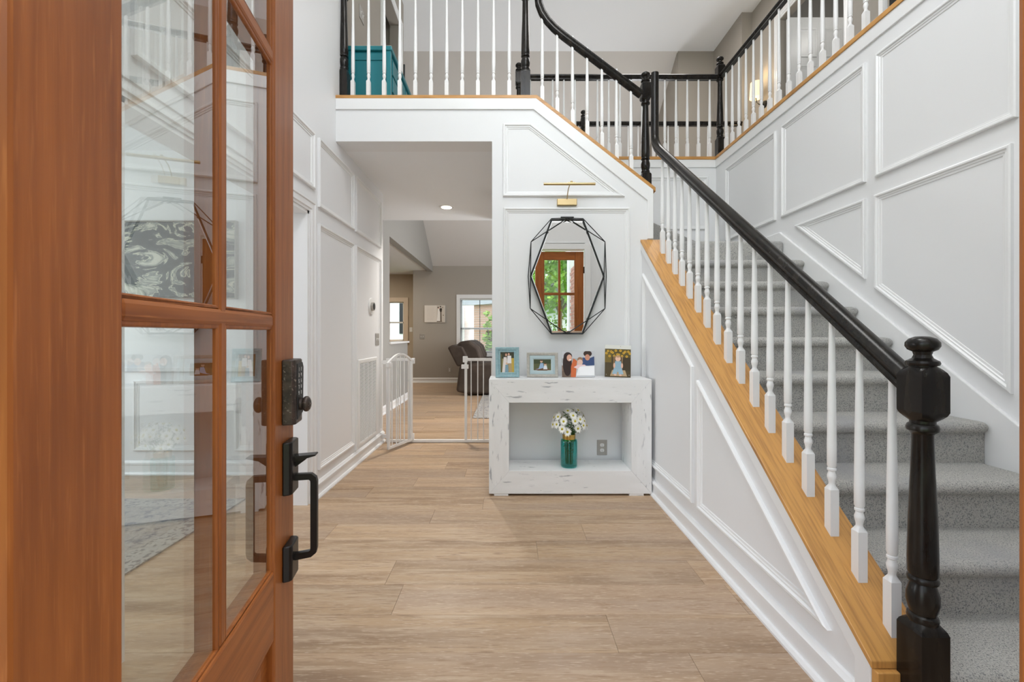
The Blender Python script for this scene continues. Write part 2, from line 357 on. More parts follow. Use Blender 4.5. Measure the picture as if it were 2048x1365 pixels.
# ---- stair side wall (first flight)
capz = lambda y: .7738*y-.752
mb = MB(); mb.prism([(1.275, 0), (YW, 0), (YW, capz(YW)-.02), (1.275, capz(1.275)-.02)], fX, XS, 1.255)
ws = struct('wall_stair', mb, M['white'], 'white panelled triangular wall under the lower stair flight')
S3 = lambda y, z, h: (XS-h, y, z)
molding([(3.449, 1.674), (2.5136, 1.0), (2.5136, .206), (3.449, .206)], S3).build('panel_molding', M['trim'], ws, smooth=30)
molding([(2.4468, .9286), (2.4468, .204), (1.44, .2013)], S3).build('panel_molding', M['trim'], ws, smooth=30)
mb = MB(); mb.prism([(1.275, 0.0), (1.335, 0.0), (1.335, capz(1.335)-.085), (YW, capz(YW)-.085), (YW, capz(YW)-.02), (1.275, capz(1.275)-.02)], fX, XS-.010, XS+.001)
mb.build('fascia_board', M['trim'], ws, bevel=.003)
# ---- right wall
mb = MB(); mb.box(XR, XR+.16, .36, YB+.16, 0, 3.10)
wr = struct('wall_right', mb, M['white'], 'tall white panelled wall beside the carpeted stairs')
R3 = lambda y, z, h: (XR-h, y, z)
for y0, y1 in [(2.656, 1.916), (3.573, 2.734), (4.494, 3.654), (1.838, 1.0)]:
    molding([(y1, 2.153), (y0, 2.153), (y0, 2.907), (y1, 2.907)], R3).build('panel_molding', M['trim'], wr, smooth=30)
molding([(3.404, 2.045), (2.734, 2.045), (2.734, 1.5385)], R3).build('panel_molding', M['trim'], wr, smooth=30)
molding([(2.662, 2.045), (2.662, 1.476), (1.936, .92), (1.936, 2.045)], R3).build('panel_molding', M['trim'], wr, smooth=30)
molding([(1.858, 2.045), (1.858, .862), (1.0, .21), (1.0, 2.045)], R3).build('panel_molding', M['trim'], wr, smooth=30)
MB().box(XR-.012, XR+.001, .36, YB, 3.005, 3.10).build('fascia_board', M['trim'], wr, bevel=.003)
sk = lambda y: 1.275+.75*(y-2.574)
mb = MB(); mb.prism([(1.0, 0), (1.0, max(.118, sk(1.0))), (3.587, sk(3.587)), (YB, 2.05), (YB, 1.8), (1.5, 0)], fX, XR-.02, XR+.001)
mb.build('skirt_board', M['trim'], wr, bevel=.005)
# ---- landing back wall
mb = MB(); mb.box(-.137, XR+.16, YB, YB+.16, 0, 3.10)
wb = struct('wall_landing', mb, M['white'], 'white panelled wall behind the stair landing under the upstairs railing')
B3 = lambda x, z, h: (x, YB-h, z)
molding([(1.25, 2.328), (2.17, 2.328), (2.17, 2.905), (1.25, 2.905)], B3).build('panel_molding', M['trim'], wb, smooth=30)
MB().box(-.137, XR, YB-.012, YB+.001, 3.005, 3.10).build('fascia_board', M['trim'], wb, bevel=.003)
MB().box(1.6, XR, YB-.018, YB+.001, 1.95, 2.05).build('skirt_board', M['trim'], wb, bevel=.004)
# ---- hall right side wall
struct('wall_hall', MB().box(-.137, -.02, YW+.2, 5.93, 0, 2.75), M['white'], 'white wall on the console side of the back hall')
# ---- front wall
FX0, FX1, FH = -.425, 1.145, 2.47
mb = MB(); mb.box(-1.53, FX0, .2, .36, 0, 5.56); mb.box(FX1, 3.5, .2, .36, 0, 5.56); mb.box(FX0, FX1, .2, .36, FH, 3.3)
mb.box(FX0, FX1, .2, .36, 5.2, 5.56); mb.box(-5.1, -1.53, .2, .36, 0, 2.8)
wf = struct('wall_front', mb, M['white'], 'white front wall around the double entry doors')
mb = MB(); mb.box(FX0-.09, FX0, .36, .38, 0, FH+.09); mb.box(FX1, FX1+.09, .36, .38, 0, FH+.09); mb.box(FX0, FX1, .36, .38, FH, FH+.09)
mb.build('door_casing', M['trim'], wf, bevel=.004)
wn = thing('window_1', 'unseen tall foyer window above the entry doors, added to let light in', None, kind='structure')  # out-of-view window put in to brighten the foyer
mb = MB(); mb.box(FX0, FX1, .24, .30, 3.3, 3.36); mb.box(FX0, FX1, .24, .30, 5.14, 5.2); mb.box(FX0, FX0+.06, .24, .30, 3.3, 5.2); mb.box(FX1-.06, FX1, .24, .30, 3.3, 5.2)
for k in (1, 2): mb.box(FX0+1.57*k/3-.012, FX0+1.57*k/3+.012, .25, .29, 3.3, 5.2)
mb.box(FX0, FX1, .25, .29, 4.24, 4.265); mb.build('window_frame', M['trim'], wn)
MB().box(FX0+.05, FX1-.05, .268, .272, 3.35, 5.15).build('pane', M['winglass'], wn)
# ---- ceilings
mb = MB(); mb.box(XL-.13, -.137, YW+.2, YB+.02, 2.75, 3.10); mb.box(-.137, .2, YW+.2, YB, 2.75, 3.10); mb.box(-2.0, 3.4, YB+.02, 5.93, 2.75, 3.09); mb.box(XR+.16, 3.4, .36, YB, 2.75, 3.10)
struct('ceiling', mb, M['ceil'], 'flat pale ceiling of the hall beneath the upstairs balcony')
struct('ceiling_upper', MB().box(-2.6, 4.9, .2, 6.68, 5.56, 5.70), M['ceil'], 'high flat ceiling over the stairwell')
vz = lambda y: 5.56-.689*(y-6.68)
struct('ceiling_vault', MB().prism([(6.68, 5.56), (10.75, vz(10.75)), (10.75, vz(10.75)+.15), (6.68, 5.70)], fX, -2.0, 2.75), M['vault'], 'sloping ceiling of the living room beyond the hall')
struct('ceiling_dining', MB().box(-5.1, -1.53, .2, 3.8, 2.75, 2.85), M['ceil'], 'flat ceiling of the dining room seen through the door glass')
struct('ceiling_kitchen', MB().box(-6.1, -2.0, 5.5, 11.5, 2.75, 2.85), M['ceil'], 'flat ceiling of the kitchen beyond the half wall')
# ---- upstairs right side
mb = MB(); mb.box(3.30, 3.4, .36, 4.26, 3.0, 5.56); mb.box(3.30, 3.4, 4.26, 5.27, 5.02, 5.56); mb.box(3.30, 3.4, 5.27, 5.87, 3.0, 5.56); mb.box(3.16, 3.4, 5.87, 6.68, 3.0, 5.56)
wur = struct('wall_upper_right', mb, M['greige'], 'greige upstairs corridor wall with the lit sconce')
U3 = lambda y, z, h: (3.30-h, y, z)
molding([(4.18, ZU), (4.18, 5.10), (5.35, 5.10), (5.35, ZU)], U3, closed=False, prof=CAS).build('opening_casing', M['trim'], wur, smooth=30)
mb = MB(); mb.box(4.6, 4.65, 3.5, 5.65, 3.0, 5.56); mb.box(3.4, 4.6, 3.5, 3.55, 3.0, 5.56); mb.box(3.4, 4.6, 3.55, 5.6, 3.0, 3.1); mb.build('room_wall', M['grey'], wur); MB().box(3.4, 4.65, 5.6, 5.65, 3.1, 5.56).build('room_wall', M['grey'], wur)
struct('wall_upper_end', MB().box(2.61, 3.4, 6.68, 6.8, 2.75, 5.56), M['greige'], 'short greige wall at the end of the upstairs corridor')
# ---- living room
mb = MB(); mb.prism([(5.93, 0), (10.75, 0), (10.75, vz(10.75)+.05), (6.70, 5.56), (6.70, 2.74), (5.93, 2.74)], fX, 2.6, 2.75)
struct('wall_living_right', mb, M['greige'], 'greige living room wall rising to the sloped ceiling')
mb = MB(); mb.box(-2.0, -1.87, 4.80, 6.77, 0, 5.6); mb.prism([(6.77, 2.72), (10.6, 2.72), (10.6, vz(10.6)+.05), (6.77, 5.55)], fX, -2.0, -1.87); mb.box(-2.0, XL-.02, 4.70, 4.799, 0, 3.0); mb.box(-2.0, -1.87, 6.77, 7.97, 0, 1.03)
wll = struct('wall_living_left', mb, M['grey'], 'grey wall with a pass-through opening above a half wall')
mb = MB(); mb.box(-2.03, -1.84, 6.75, 8.0, 1.03, 1.06); mb.build('ledge', M['trim'], wll, bevel=.004)
baseboard('baseboard_living', (-1.87, 4.8, 0), (-1.87, 7.97, 0), (1, 0, 0), 'white baseboard along the grey half wall behind the gate')
mb = MB(); mb.box(-2.35, -1.20, 10.6, 10.75, 0, 2.95); mb.box(-1.20, .30, 10.6, 10.75, 0, .72); mb.box(-1.20, .30, 10.6, 10.75, 2.07, 2.95); mb.box(.30, 2.75, 10.6, 10.75, 0, 2.95)
mb.box(-2.35, -2.2, 10.75, 11.3, 0, 2.8)
struct('wall_back', mb, M['greige'], 'greige living room back wall with canvas and window')
baseboard('baseboard_back', (-2.35, 10.6, 0), (2.6, 10.6, 0), (0, -1, 0), 'white baseboard along the far living room wall')
mb = MB(); mb.box(-6.1, -3.55, 11.3, 11.4, 0, 2.8); mb.box(-3.55, -2.72, 11.3, 11.4, 0, 1.0); mb.box(-3.55, -2.72, 11.3, 11.4, 2.05, 2.8); mb.box(-2.72, -2.2, 11.3, 11.4, 0, 2.8); mb.box(-6.1, -6.0, 5.5, 11.3, 0, 2.8); mb.box(-6.0, -2.0, 5.4, 5.5, 0, 2.8)
struct('wall_kitchen', mb, M['tan'], 'warm tan kitchen wall beyond the half wall')
# dining room
mb = MB(); mb.box(-5.1, -1.53, 3.67, 3.8, 0, 2.8); mb.box(-5.1, -5.0, .2, 3.8, 0, .7); mb.box(-5.1, -5.0, .2, 1.0, .7, 2.8); mb.box(-5.1, -5.0, 2.8, 3.8, .7, 2.8); mb.box(-5.1, -5.0, 1.0, 2.8, 2.4, 2.8)
wd = struct('wall_dining', mb, M['white'], 'white wainscoted dining room wall with the abstract painting')
D3 = lambda x, z, h: (x, 3.67-h, z)
MB().box(-5, -1.53, 3.645, 3.671, .87, .91).build('chair_rail', M['trim'], wd, bevel=.005)
for k in range(4): molding([(-4.9+k*.86, .2), (-4.9+k*.86+.76, .2), (-4.9+k*.86+.76, .80), (-4.9+k*.86, .80)], D3).build('panel_molding', M['trim'], wd, smooth=30)
baseboard('baseboard_dining', (-5, 3.67, 0), (-1.53, 3.67, 0), (0, -1, 0), 'white baseboard in the dining room')
# ================================================================ STAIRS
st = thing('staircase', 'grey carpeted staircase climbing along the right wall to a winder landing', 'stairs', (1.255, 1.28, 0))
RUN, RISE = .252, .195
def rel(o): o.location = Vector(o.location)-st.location; return o
def stepmb(k, x0, x1):
    yn, yr, yb = (3.957+k)*RUN, (4.077+k)*RUN, (5.077+k)*RUN+.002; z0, z1 = RISE*(k-1), RISE*k
    def prof(ins):
        p = [(yb, z0-.02), (yr, z0-.02 if k > 1 else 0), (yr, z1-.058)]
        r = .029-ins
        cy, cz = yn+.029, z1-.029
        for i in range(7):
            a = -PI/2-PI*i/6; p.append((cy+r*math.cos(a), cz+r*math.sin(a)))
        p.append((yb, z1-ins)); return p
    mb = MB(); n = None
    for x, ins in ((x0, 0), (x1-.03, 0), (x1-.012, .004), (x1, .013)):
        P = prof(ins); n = len(P); mb.v += [(x, y, z) for y, z in P]
    for s in range(3):
        for i in range(n): mb.f.append((s*n+i, s*n+(i+1) % n, (s+1)*n+(i+1) % n, (s+1)*n+i)); mb.m.append(0)
    mb.f += [tuple(range(n)), tuple(range(3*n, 4*n))[::-1]]; mb.m += [0, 0]
    return mb
for k in range(1, 10): rel(stepmb(k, 1.255, 2.238).build('carpeted_step', M['carpet'], st, smooth=50))
def noseprism(poly, z0, z1, name='carpeted_step'):
    mb = MB(); mb.prism(poly, fZ, z0, z1-.0); o = mb.build(name, M['carpet'], st, bevel=.026, seg=4); rel(o); return o
yl = (3.957+10)*RUN
noseprism([(1.255, yl), (2.238, yl), (2.238, 4.715), (1.18, 4.715), (1.18, 3.62)], 1.74, 1.95, 'landing')
noseprism([(1.22, 3.66), (2.12, 4.64), (2.12, 4.715), (.95, 4.715), (.95, 3.72)], 1.90, 2.145, 'winder_step')
noseprism([(1.20, 3.72), (1.32, 4.715), (.9, 4.715), (.9, 3.72)], 2.10, 2.34, 'winder_step')
for k in range(13, 17):
    x = 1.17-(k-12)*RUN; noseprism([(x, 3.71), (x, 4.715), (max(x-RUN-.03, .0), 4.715), (max(x-RUN-.03, .0), 3.71)], RISE*(k-1)-.03, RISE*k-(.002 if k == 16 else 0))

# ================================================================ RAILINGS
def baluster_mesh(h, base=.195):
    mb = MB(); s = .0155
    mb.add([(-s, -s, 0), (s, -s, 0), (s, s, 0), (-s, s, 0), (-s, -s, base-.016), (s, -s, base-.016), (s, s, base-.016), (-s, s, base-.016)],
           [(0, 3, 2, 1), (0, 1, 5, 4), (1, 2, 6, 5), (2, 3, 7, 6), (3, 0, 4, 7)])
    # chamfered shoulders into a turned shaft
    n = 16; ring0 = []
    for i in range(n):
        t = 2*PI*i/n+PI/4; c, q = math.cos(t), math.sin(t); k = s/max(abs(c), abs(q)); ring0.append((c*k, q*k, base-.016))
    prof = [(.0105, base), (.0098, base+.006), (.0118, base+.016), (.0145, base+.026), (.0145, base+.034), (.0115, base+.044), (.0108, base+.050), (.0145, base+.053), (.0145, base+.060), (.0118, base+.063), (.0148, base+.070),
            (.0150, base+.14), (.0135, base+.30), (.0108, base+.46), (.0088, h)]
    vs = list(ring0)
    for r, z in prof:
        for i in range(n):
            t = 2*PI*i/n+PI/4; vs.append((r*math.cos(t), r*math.sin(t), z))
    fs = []
    for k in range(len(prof)):
        for i in range(n): j = (i+1) % n; fs.append((k*n+i, k*n+j, (k+1)*n+j, (k+1)*n+i))
    fs.append(tuple(range(len(prof)*n, (len(prof)+1)*n))); mb.add(vs, fs)
    return mb.mesh('baluster', M['trim'], 40)
bal_cache = {}
def baluster(parent, x, y, z0, z1, slope=None):
    h = round(z1-z0, 2)
    if h not in bal_cache: bal_cache[h] = baluster_mesh(h+.006, .195)
    o = bpy.data.objects.new('baluster', bal_cache[h]); C.objects.link(o); o.parent = parent; o.location = Vector((x, y, z0))-parent.location
    return o
def newel_mb(h, base, head=.155, s=.039):
    """square base, turned shaft, square head block with cut corners, mushroom finial; h = top of finial"""
    mb = MB(); zb = h-.090-head
    def block(z0, z1, cut=.012):
        n = 8; V = []
        for z, k in ((z0, 1), (z1, 1)): V += [(-s, -s, z), (s, -s, z), (s, s, z), (-s, s, z)]
        mb.add(V, [(0, 3, 2, 1), (4, 5, 6, 7), (0, 1, 5, 4), (1, 2, 6, 5), (2, 3, 7, 6), (3, 0, 4, 7)])
    def shoulder(z, d):     # rounds a block end toward the shaft
        n = 24; mb2 = []
        rr = []
        for k in range(5):
            a = k/4; ring = []
            for i in range(n):
                t = 2*PI*i/n+PI/4; c, q = math.cos(t), math.sin(t); ks = s/max(abs(c), abs(q)); rk = s*.80
                blend = math.sin(a*PI/2)**1.6
                r = ks*(1-blend)+rk*blend; ring.append((c*r, q*r, z+d*math.sin(a*PI/2)*.026))
            rr += ring
        fs = [(k*n+i, k*n+(i+1) % n, (k+1)*n+(i+1) % n, (k+1)*n+i) for k in range(4) for i in range(n)]+[tuple(range(4*n, 5*n)), tuple(range(n))[::-1]]
        mb.add(rr, fs)
    block(0, base-.02); shoulder(base-.02, 1)
    block(zb+.022, zb+head-.022); shoulder(zb+.022, -1); shoulder(zb+head-.022, 1)
    b = base
    mb.lathe([(.030, b-.01), (.034, b+.004), (.036, b+.012), (.034, b+.020), (.029, b+.024), (.033, b+.036), (.0375, b+.058), (.037, b+.080), (.030, b+.104), (.027, b+.110), (.034, b+.114), (.036, b+.121), (.034, b+.128), (.031, b+.131),
              (.0345, b+.138), (.0345, b+.18), (.032, b+.30), (.027, b+.42), (.024, max(b+.50, zb-.045)), (.026, zb-.040), (.036, zb-.032), (.037, zb-.024), (.034, zb-.016), (.029, zb-.012), (.029, zb+.004)], n=28)
    t = zb+head
    mb.lathe([(.030, t-.01), (.030, t+.006), (.036, t+.008), (.038, t+.014), (.036, t+.020), (.032, t+.022), (.023, t+.028), (.0195, t+.037), (.022, t+.046), (.033, t+.052), (.0385, t+.062), (.038, t+.072), (.030, t+.083), (.016, t+.089), (.001, t+.090)], n=28)
    return mb
def newel(parent, x, y, z0, h, base=.25, **kw):
    o = newel_mb(h, base, **kw).build('newel_post', M['black'], parent, smooth=35); o.location = Vector((x, y, z0))-parent.location; return o
RP = [(-.020, 0), (.020, 0), (.020, .010), (.016, .016), (.022, .026), (.029, .034), (.030, .042), (.024, .052), (.012, .060), (0, .062), (-.012, .060), (-.024, .052), (-.030, .042), (-.029, .034), (-.022, .026), (-.016, .016), (-.020, .010)]
def rail_frames(path, side):
    P = [Vector(p) for p in path]; fr = []
    for i in range(len(P)):
        a = (P[i]-P[i-1]).normalized() if i else (P[1]-P[0]).normalized()
        b = (P[i+1]-P[i]).normalized() if i < len(P)-1 else a
        t = (a+b).normalized(); sd = Vector(side); up = sd.cross(t).normalized()
        k = 1/max(.4, math.cos(a.angle(b)/2)) if a.angle(b) > 1e-4 else 1
        fr.append((sd, up*k))
    return fr
def rail(parent, path, side, name='handrail'):
    mb = MB(); mb.sweep(RP, path, frames=rail_frames(path, side)); o = mb.build(name, M['black'], parent, smooth=30); o.location = -Vector(parent.location); return o
def curve_pts(c, r, a0, a1, f, n=8): return [f(c[0]+r*math.cos(a0+(a1-a0)*i/n), c[1]+r*math.sin(a0+(a1-a0)*i/n)) for i in range(n+1)]

# lower flight railing
r1 = thing('lower_stair_railing', 'black handrail on white spindles down the lower flight to the big foreground newel', 'railing', (1.172, 1.225, 0))
def off(o, p): o.location = Vector(o.location)-p.location; return o
# stair cap board
mb = MB(); mb.prism([(1.268, capz(1.268)-.022), (1.268, capz(1.268)), (YW-.002, capz(YW-.002)), (YW-.002, capz(YW-.002)-.022)], fX, 1.062, 1.268)
cb = thing('oak_stair_cap', 'golden oak cap board sloping along the lower stair wall, with its upright end board', 'cap board', (1.165, 1.27, .2))
o = mb.build('cap_board', M['oaky'], cb, bevel=.003); off(o, cb)
o = MB().box(1.068, 1.262, 1.252, 1.275, 0, capz(1.268)-.023).build('end_board', M['oak'], cb, bevel=.003); off(o, cb)
rz = lambda y: 1.015+.7485*(y-1.274)      # underside of handrail 1
newel(r1, 1.172, 1.2255, 0, 1.184, base=.376, head=.144)
path = [(1.178, 1.20, rz(1.20)), (1.178, 1.264, rz(1.264)), (1.178, 3.40, rz(3.40))]
c0 = 3.40; zc = rz(3.40)
# easing up to the vertical gooseneck
pts = [(3.40, zc), (3.455, zc+.048), (3.500, zc+.105), (3.525, zc+.165), (3.53, zc+.23), (3.53, 3.30)]
path = [(1.178, 1.264, rz(1.264))]+[(1.178, y, z) for y, z in pts]
rail(r1, path, (1, 0, 0))
for k in range(17):
    y = 1.330+.1243*k; baluster(r1, 1.178, y, capz(y-.0155)-.012, rz(y)+.01 if y < 3.42 else rz(y)+.05)
# upper flight railing
r2 = thing('upper_stair_railing', 'black handrail on white spindles rising diagonally above the mirror wall', 'railing', (1.172, 3.655, 2.3))
YC = 3.61
newel(r2, 1.155, 3.66, 2.28, 3.405-2.28, base=.27, head=.15)
cap2 = lambda x: 2.41+(1.137-x)*.7802
r2z = lambda x: 3.241+(1.127-x)*.757-.036
pts = [(1.12, r2z(1.12)), (.47, r2z(.47)), (.40, r2z(.40)+.006), (.345, r2z(.345)+.024), (.305, r2z(.305)+.055), (.28, r2z(.28)+.10), (.272, 4.02)]
rail(r2, [(x, YC, z) for x, z in pts], (0, -1, 0))
for x in (1.018, .897, .775, .652, .53, .402, .277): baluster(r2, x, YC, cap2(x)-.012, r2z(x)+.012)
# oak edge of balcony + upper flight
ce = thing('oak_balcony_cap', 'golden oak edging along the balcony and down beside the upper flight', 'cap board', (-.6, 3.5, 3.1))
mb = MB(); mb.prism([(XL, 3.12), (.2266, 3.12), (1.183, cap2(1.183)), (1.183, cap2(1.183)-.035), (.218, 3.092), (XL, 3.092)], fY, 3.487, 3.72)
off(mb.build('cap_board', M['oakx'], ce, bevel=.003), ce)
# balcony railing
r3 = thing('balcony_railing', 'level railing of white spindles across the balcony above the hall opening', 'railing', (-.6, YC, ZU))
for k in range(11): baluster(r3, -.1304*k+.002, YC, ZU-.002, 4.03)
newel(r3, .137, YC, ZU-.002, 1.15, base=.27)
o = newel(r3, -1.378, YC, ZU-.002, 1.15, base=.27)
rail(r3, [(-1.36, YC, 4.02), (.12, YC, 4.02)], (0, -1, 0))
# landing railing (back)
r4 = thing('landing_railing', 'level railing of white spindles behind the stair landing', 'railing', (1.2, 4.8, ZU))
ce2 = thing('oak_landing_cap', 'golden oak edging under the railing behind the landing', 'cap board', (1.2, 4.75, 3.1))
off(MB().box(.16, XR-.01, 4.70, 4.86, 3.090, 3.122).build('cap_board', M['oakx'], ce2, bevel=.003), ce2)
newel(r4, .11, 4.80, ZU, 1.075, base=.25); newel(r4, 2.342, 4.80, ZU, 1.145, base=.25, head=.14)
rail(r4, [(.14, 4.80, 4.01), (2.31, 4.80, 4.01)], (0, -1, 0))
for i in range(17): baluster(r4, .235+.1245*i, 4.80, ZU, 4.02)
# right corridor railing
r5 = thing('corridor_railing', 'level railing of white spindles along the top of the right stair wall', 'railing', (2.342, 3.6, ZU))
ce3 = thing('oak_corridor_cap', 'golden oak edging along the top of the tall right wall', 'cap board', (2.25, 3.6, 3.1))
off(MB().box(XR-.02, XR+.16, .37, 4.86, 3.090, 3.122).build('cap_board', M['oaky'], ce3, bevel=.003), ce3)
rail(r5, [(2.342, 2.62, 4.01), (2.342, 4.77, 4.01)], (1, 0, 0))
rail(r5, [(2.342, .40, 4.01), (2.342, 2.54, 4.01)], (1, 0, 0))
for i in range(32):
    y = 4.666-.1305*i
    if abs(y-2.58) > .06 and y > .45: baluster(r5, 2.342, y, ZU, 4.02)
newel(r5, 2.342, 2.58, ZU, 1.145, base=.25)
# far railing over the living room
r6 = thing('far_railing', 'distant railing of white spindles overlooking the living room', 'railing', (1.5, 5.86, ZU))
newel(r6, 1.01, 5.86, ZU, 1.10, base=.25)
rail(r6, [(XL+.42, 5.86, 4.01), (.98, 5.86, 4.01)], (0, -1, 0)); rail(r6, [(1.04, 5.86, 4.01), (3.15, 5.86, 4.01)], (0, -1, 0))
for i in range(30):
    x = 3.10-.135*i
    if abs(x-1.01) > .06: baluster(r6, x, 5.86, ZU-.01, 4.02)

# ================================================================ ENTRY DOORS
U = dict(z=[.012, .115, .513, .667, 1.2035, 1.2325, 1.785, 1.815, 2.32, 2.44])
def leaf(name, label, W, s0=.136, s1=.134, gm=.3785):
    d = thing(name, label, None, kind='structure'); T = .045; z = U['z']; g0, g1 = s0, W-s1; mh = .0135
    for a, b in ((0, s0), (W-s1, W)): MB().box(a, b, 0, T, z[0], z[9]).build('stile', M['door'], d, bevel=.005)
    for a, b in ((z[8], z[9]), (z[2], z[3]), (z[0], z[1])): MB().box(s0-.002, W-s1+.002, .0008, T-.0008, a, b).build('rail', M['doorh'], d, bevel=.005)
    MB().box(gm-mh, gm+mh, .003, T-.003, z[3], z[8]).build('muntin', M['door'], d, bevel=.007)
    for a, b in ((z[4], z[5]), (z[6], z[7])): MB().box(g0-.002, g1+.002, .002, T-.002, a, b).build('muntin', M['doorh'], d, bevel=.007)
    for a, b in ((g0, gm-mh+.001), (gm+mh-.001, g1)):
        for c, e in ((z[3], z[4]), (z[5], z[6]), (z[7], z[8])):
            mb = MB()
            for (p, q, r, s_) in ((a, a+.005, c, e), (b-.005, b, c, e), (a, b, c, c+.005), (a, b, e-.005, e)): mb.box(p, q, .005, T-.005, r, s_)
            mb.build('glazing_bead', M['door'], d, bevel=.003)
            MB().box(a, b, .009, .013, c, e).build('pane', M['glass'], d)
            MB().box(a, b, .030, .034, c, e).build('pane', M['glass'], d)
    MB().box(s0-.002, W-s1+.002, .016, T-.016, z[1], z[2]).build('panel', M['doorh'], d)
    mb = MB(); a, b, c, e = s0+.035, W-s1-.035, z[1]+.035, z[2]-.035
    mb.add([(a, .016, c), (b, .016, c), (b, .016, e), (a, .016, e), (a+.03, .006, c+.03), (b-.03, .006, c+.03), (b-.03, .006, e-.03), (a+.03, .006, e-.03)], [(4, 5, 6, 7), (0, 1, 5, 4), (1, 2, 6, 5), (2, 3, 7, 6), (3, 0, 4, 7), (0, 3, 2, 1)])
    mb.build('raised_panel', M['doorh'], d)
    return d
d1 = leaf('door_1', 'open mahogany entry door leaf with glass lights, swung inward at the left', .742)
d1.location = (-.4105, .354, 0); d1.rotation_euler = (0, 0, math.atan2(.9847, -.1743))
d2 = leaf('door_2', 'closed mahogany entry door leaf, only its edge showing at the picture edge', .735, s0=.134, s1=.136, gm=.366)
d2.location = (.398, .295, 0)
for z in (.28, 1.22, 2.16): MB().tube((.737, .052, z-.05), (.737, .052, z+.05), .008).build('hinge', M['bronze'], d2, smooth=40)
for z in (.28, 1.22, 2.16): MB().tube((-.004, .052, z-.05), (-.004, .052, z+.05), .008).build('hinge', M['bronze'], d1, smooth=40)
# hardware on the open leaf (exterior face is local -y)
kp = MB(); z0, z1 = .978, 1.130
kp.prism([(.652, 0), (.655, -.023), (.662, -.029), (.714, -.027), (.724, -.018), (.727, 0)], fZ, z0, z1)
o = kp.build('keypad_deadbolt', M['bronze_worn'], d1, bevel=.003, smooth=30)
mb = MB(); mb.prism([(.668, z0+.010), (.712, z0+.022), (.716, z1-.02), (.708, z1-.008), (.668, z1-.010)], lambda u, v, t: (u, t, v), -.0305, -.026)
o2 = mb.build('keypad_face', M['dark'], o, bevel=.001)
mb = MB()
import itertools
SEG = {'1': 'bc', '2': 'abged', '3': 'abgcd', '4': 'fgbc', '5': 'afgcd', '6': 'afgedc', '7': 'abc', '8': 'abcdefg', '9': 'abcdfg', '0': 'abcdef'}
def digit(ch, u, zc, w=.0042, h=.0085, t=.0011, y=-.0308):
    S = {'a': (u, u+w, zc+h, zc+h-t), 'd': (u, u+w, zc, zc+t), 'g': (u, u+w, zc+h/2-t/2, zc+h/2+t/2), 'f': (u, u+t, zc+h/2, zc+h), 'b': (u+w-t, u+w, zc+h/2, zc+h), 'e': (u, u+t, zc, zc+h/2), 'c': (u+w-t, u+w, zc, zc+h/2)}
    for s_ in SEG[ch]:
        a, b, c, d_ = S[s_]; mb.box(a, b, y, y+.0006, min(c, d_), max(c, d_))
for i, (row, zz) in enumerate((('12', 1.102), ('34', 1.088), ('56', 1.074), ('78', 1.060), ('90', 1.046))):
    digit(row[0], .676, zz); digit(row[1], .694, zz)
mb.build('keypad_digits', M['plate'], o)
mb = MB(); mb.tube((.690, -.028, 1.022), (.690, -.036, 1.022), .014, n=20); mb.ellipsoid((.690, -.044, 1.022), (.016, .011, .019)); mb.build('thumb_turn', M['bronze_worn'], o, smooth=50)
mb = MB(); mb.prism([(.656, 0), (.659, -.014), (.665, -.020), (.712, -.020), (.719, -.014), (.722, 0)], fZ, .813, .937)
hp = mb.build('handle_set', M['bronze'], d1, bevel=.003, smooth=30)
mb = MB(); mb.prism([(.656, 0), (.659, -.014), (.665, -.020), (.712, -.020), (.719, -.014), (.722, 0)], fZ, .612, .695); mb.build('lower_plate', M['bronze'], hp, bevel=.003, smooth=30)
mb = MB(); mb.prism([(-.018, .886), (-.068, .899), (-.066, .902), (-.018, .900)], lambda u, v, t: (t, u, v), .676, .704); mb.prism([(-.018, .870), (-.045, .890), (-.018, .892)], lambda u, v, t: (t, u, v), .686, .694)
mb.build('thumb_latch', M['bronze'], hp, bevel=.001)
mb = MB(); q = .0075
mb.sweep([(-q, -q*.9), (q, -q*.9), (q*1.1, 0), (q, q*.9), (-q, q*.9), (-q*1.1, 0)], [(.689, -.018, .848), (.689, -.0535, .848), (.689, -.0605, .842), (.689, -.062, .834), (.689, -.062, .676), (.689, -.0605, .668), (.689, -.053, .662), (.689, -.018, .658)], up=(1, 0, 0))
mb.build('grip', M['bronze'], hp, smooth=35)

# ================================================================ CONSOLE AND WHAT STANDS ON IT
cs = thing('console_table', 'whitewashed box-frame console table under the faceted mirror', 'console', (.45, 3.33, 0))
x0, x1, z0, z1, y0, y1 = -.147, 1.048, .016, .856, 3.175, 3.452
i0, i1, j0, j1 = .001, .899, .184, .685
G_ = .0006
def cpart(name, poly, m, p=cs, a=y0, b=y1, bev=.0015): off(MB().prism(poly, fY, a, b).build(name, m, p, bevel=bev), p)
cpart('top_board', [(x0, z1), (x1, z1), (i1, j1), (i0, j1)], M['wash']); cpart('bottom_board', [(x0, z0), (i0, j0), (i1, j0), (x1, z0)], M['wash'])
cpart('side_board', [(x0, z0+G_), (x0, z1-G_), (i0-G_, j1), (i0-G_, j0)], M['washv']); cpart('side_board', [(x1, z0+G_), (i1+G_, j0), (i1+G_, j1), (x1, z1-G_)], M['washv'])
for a in (-.11, .885): 
    for b in (3.178, 3.38): off(MB().box(a, a+.105, b, b+.06, 0, .016).build('foot', M['wash'], cs, bevel=.001), cs)
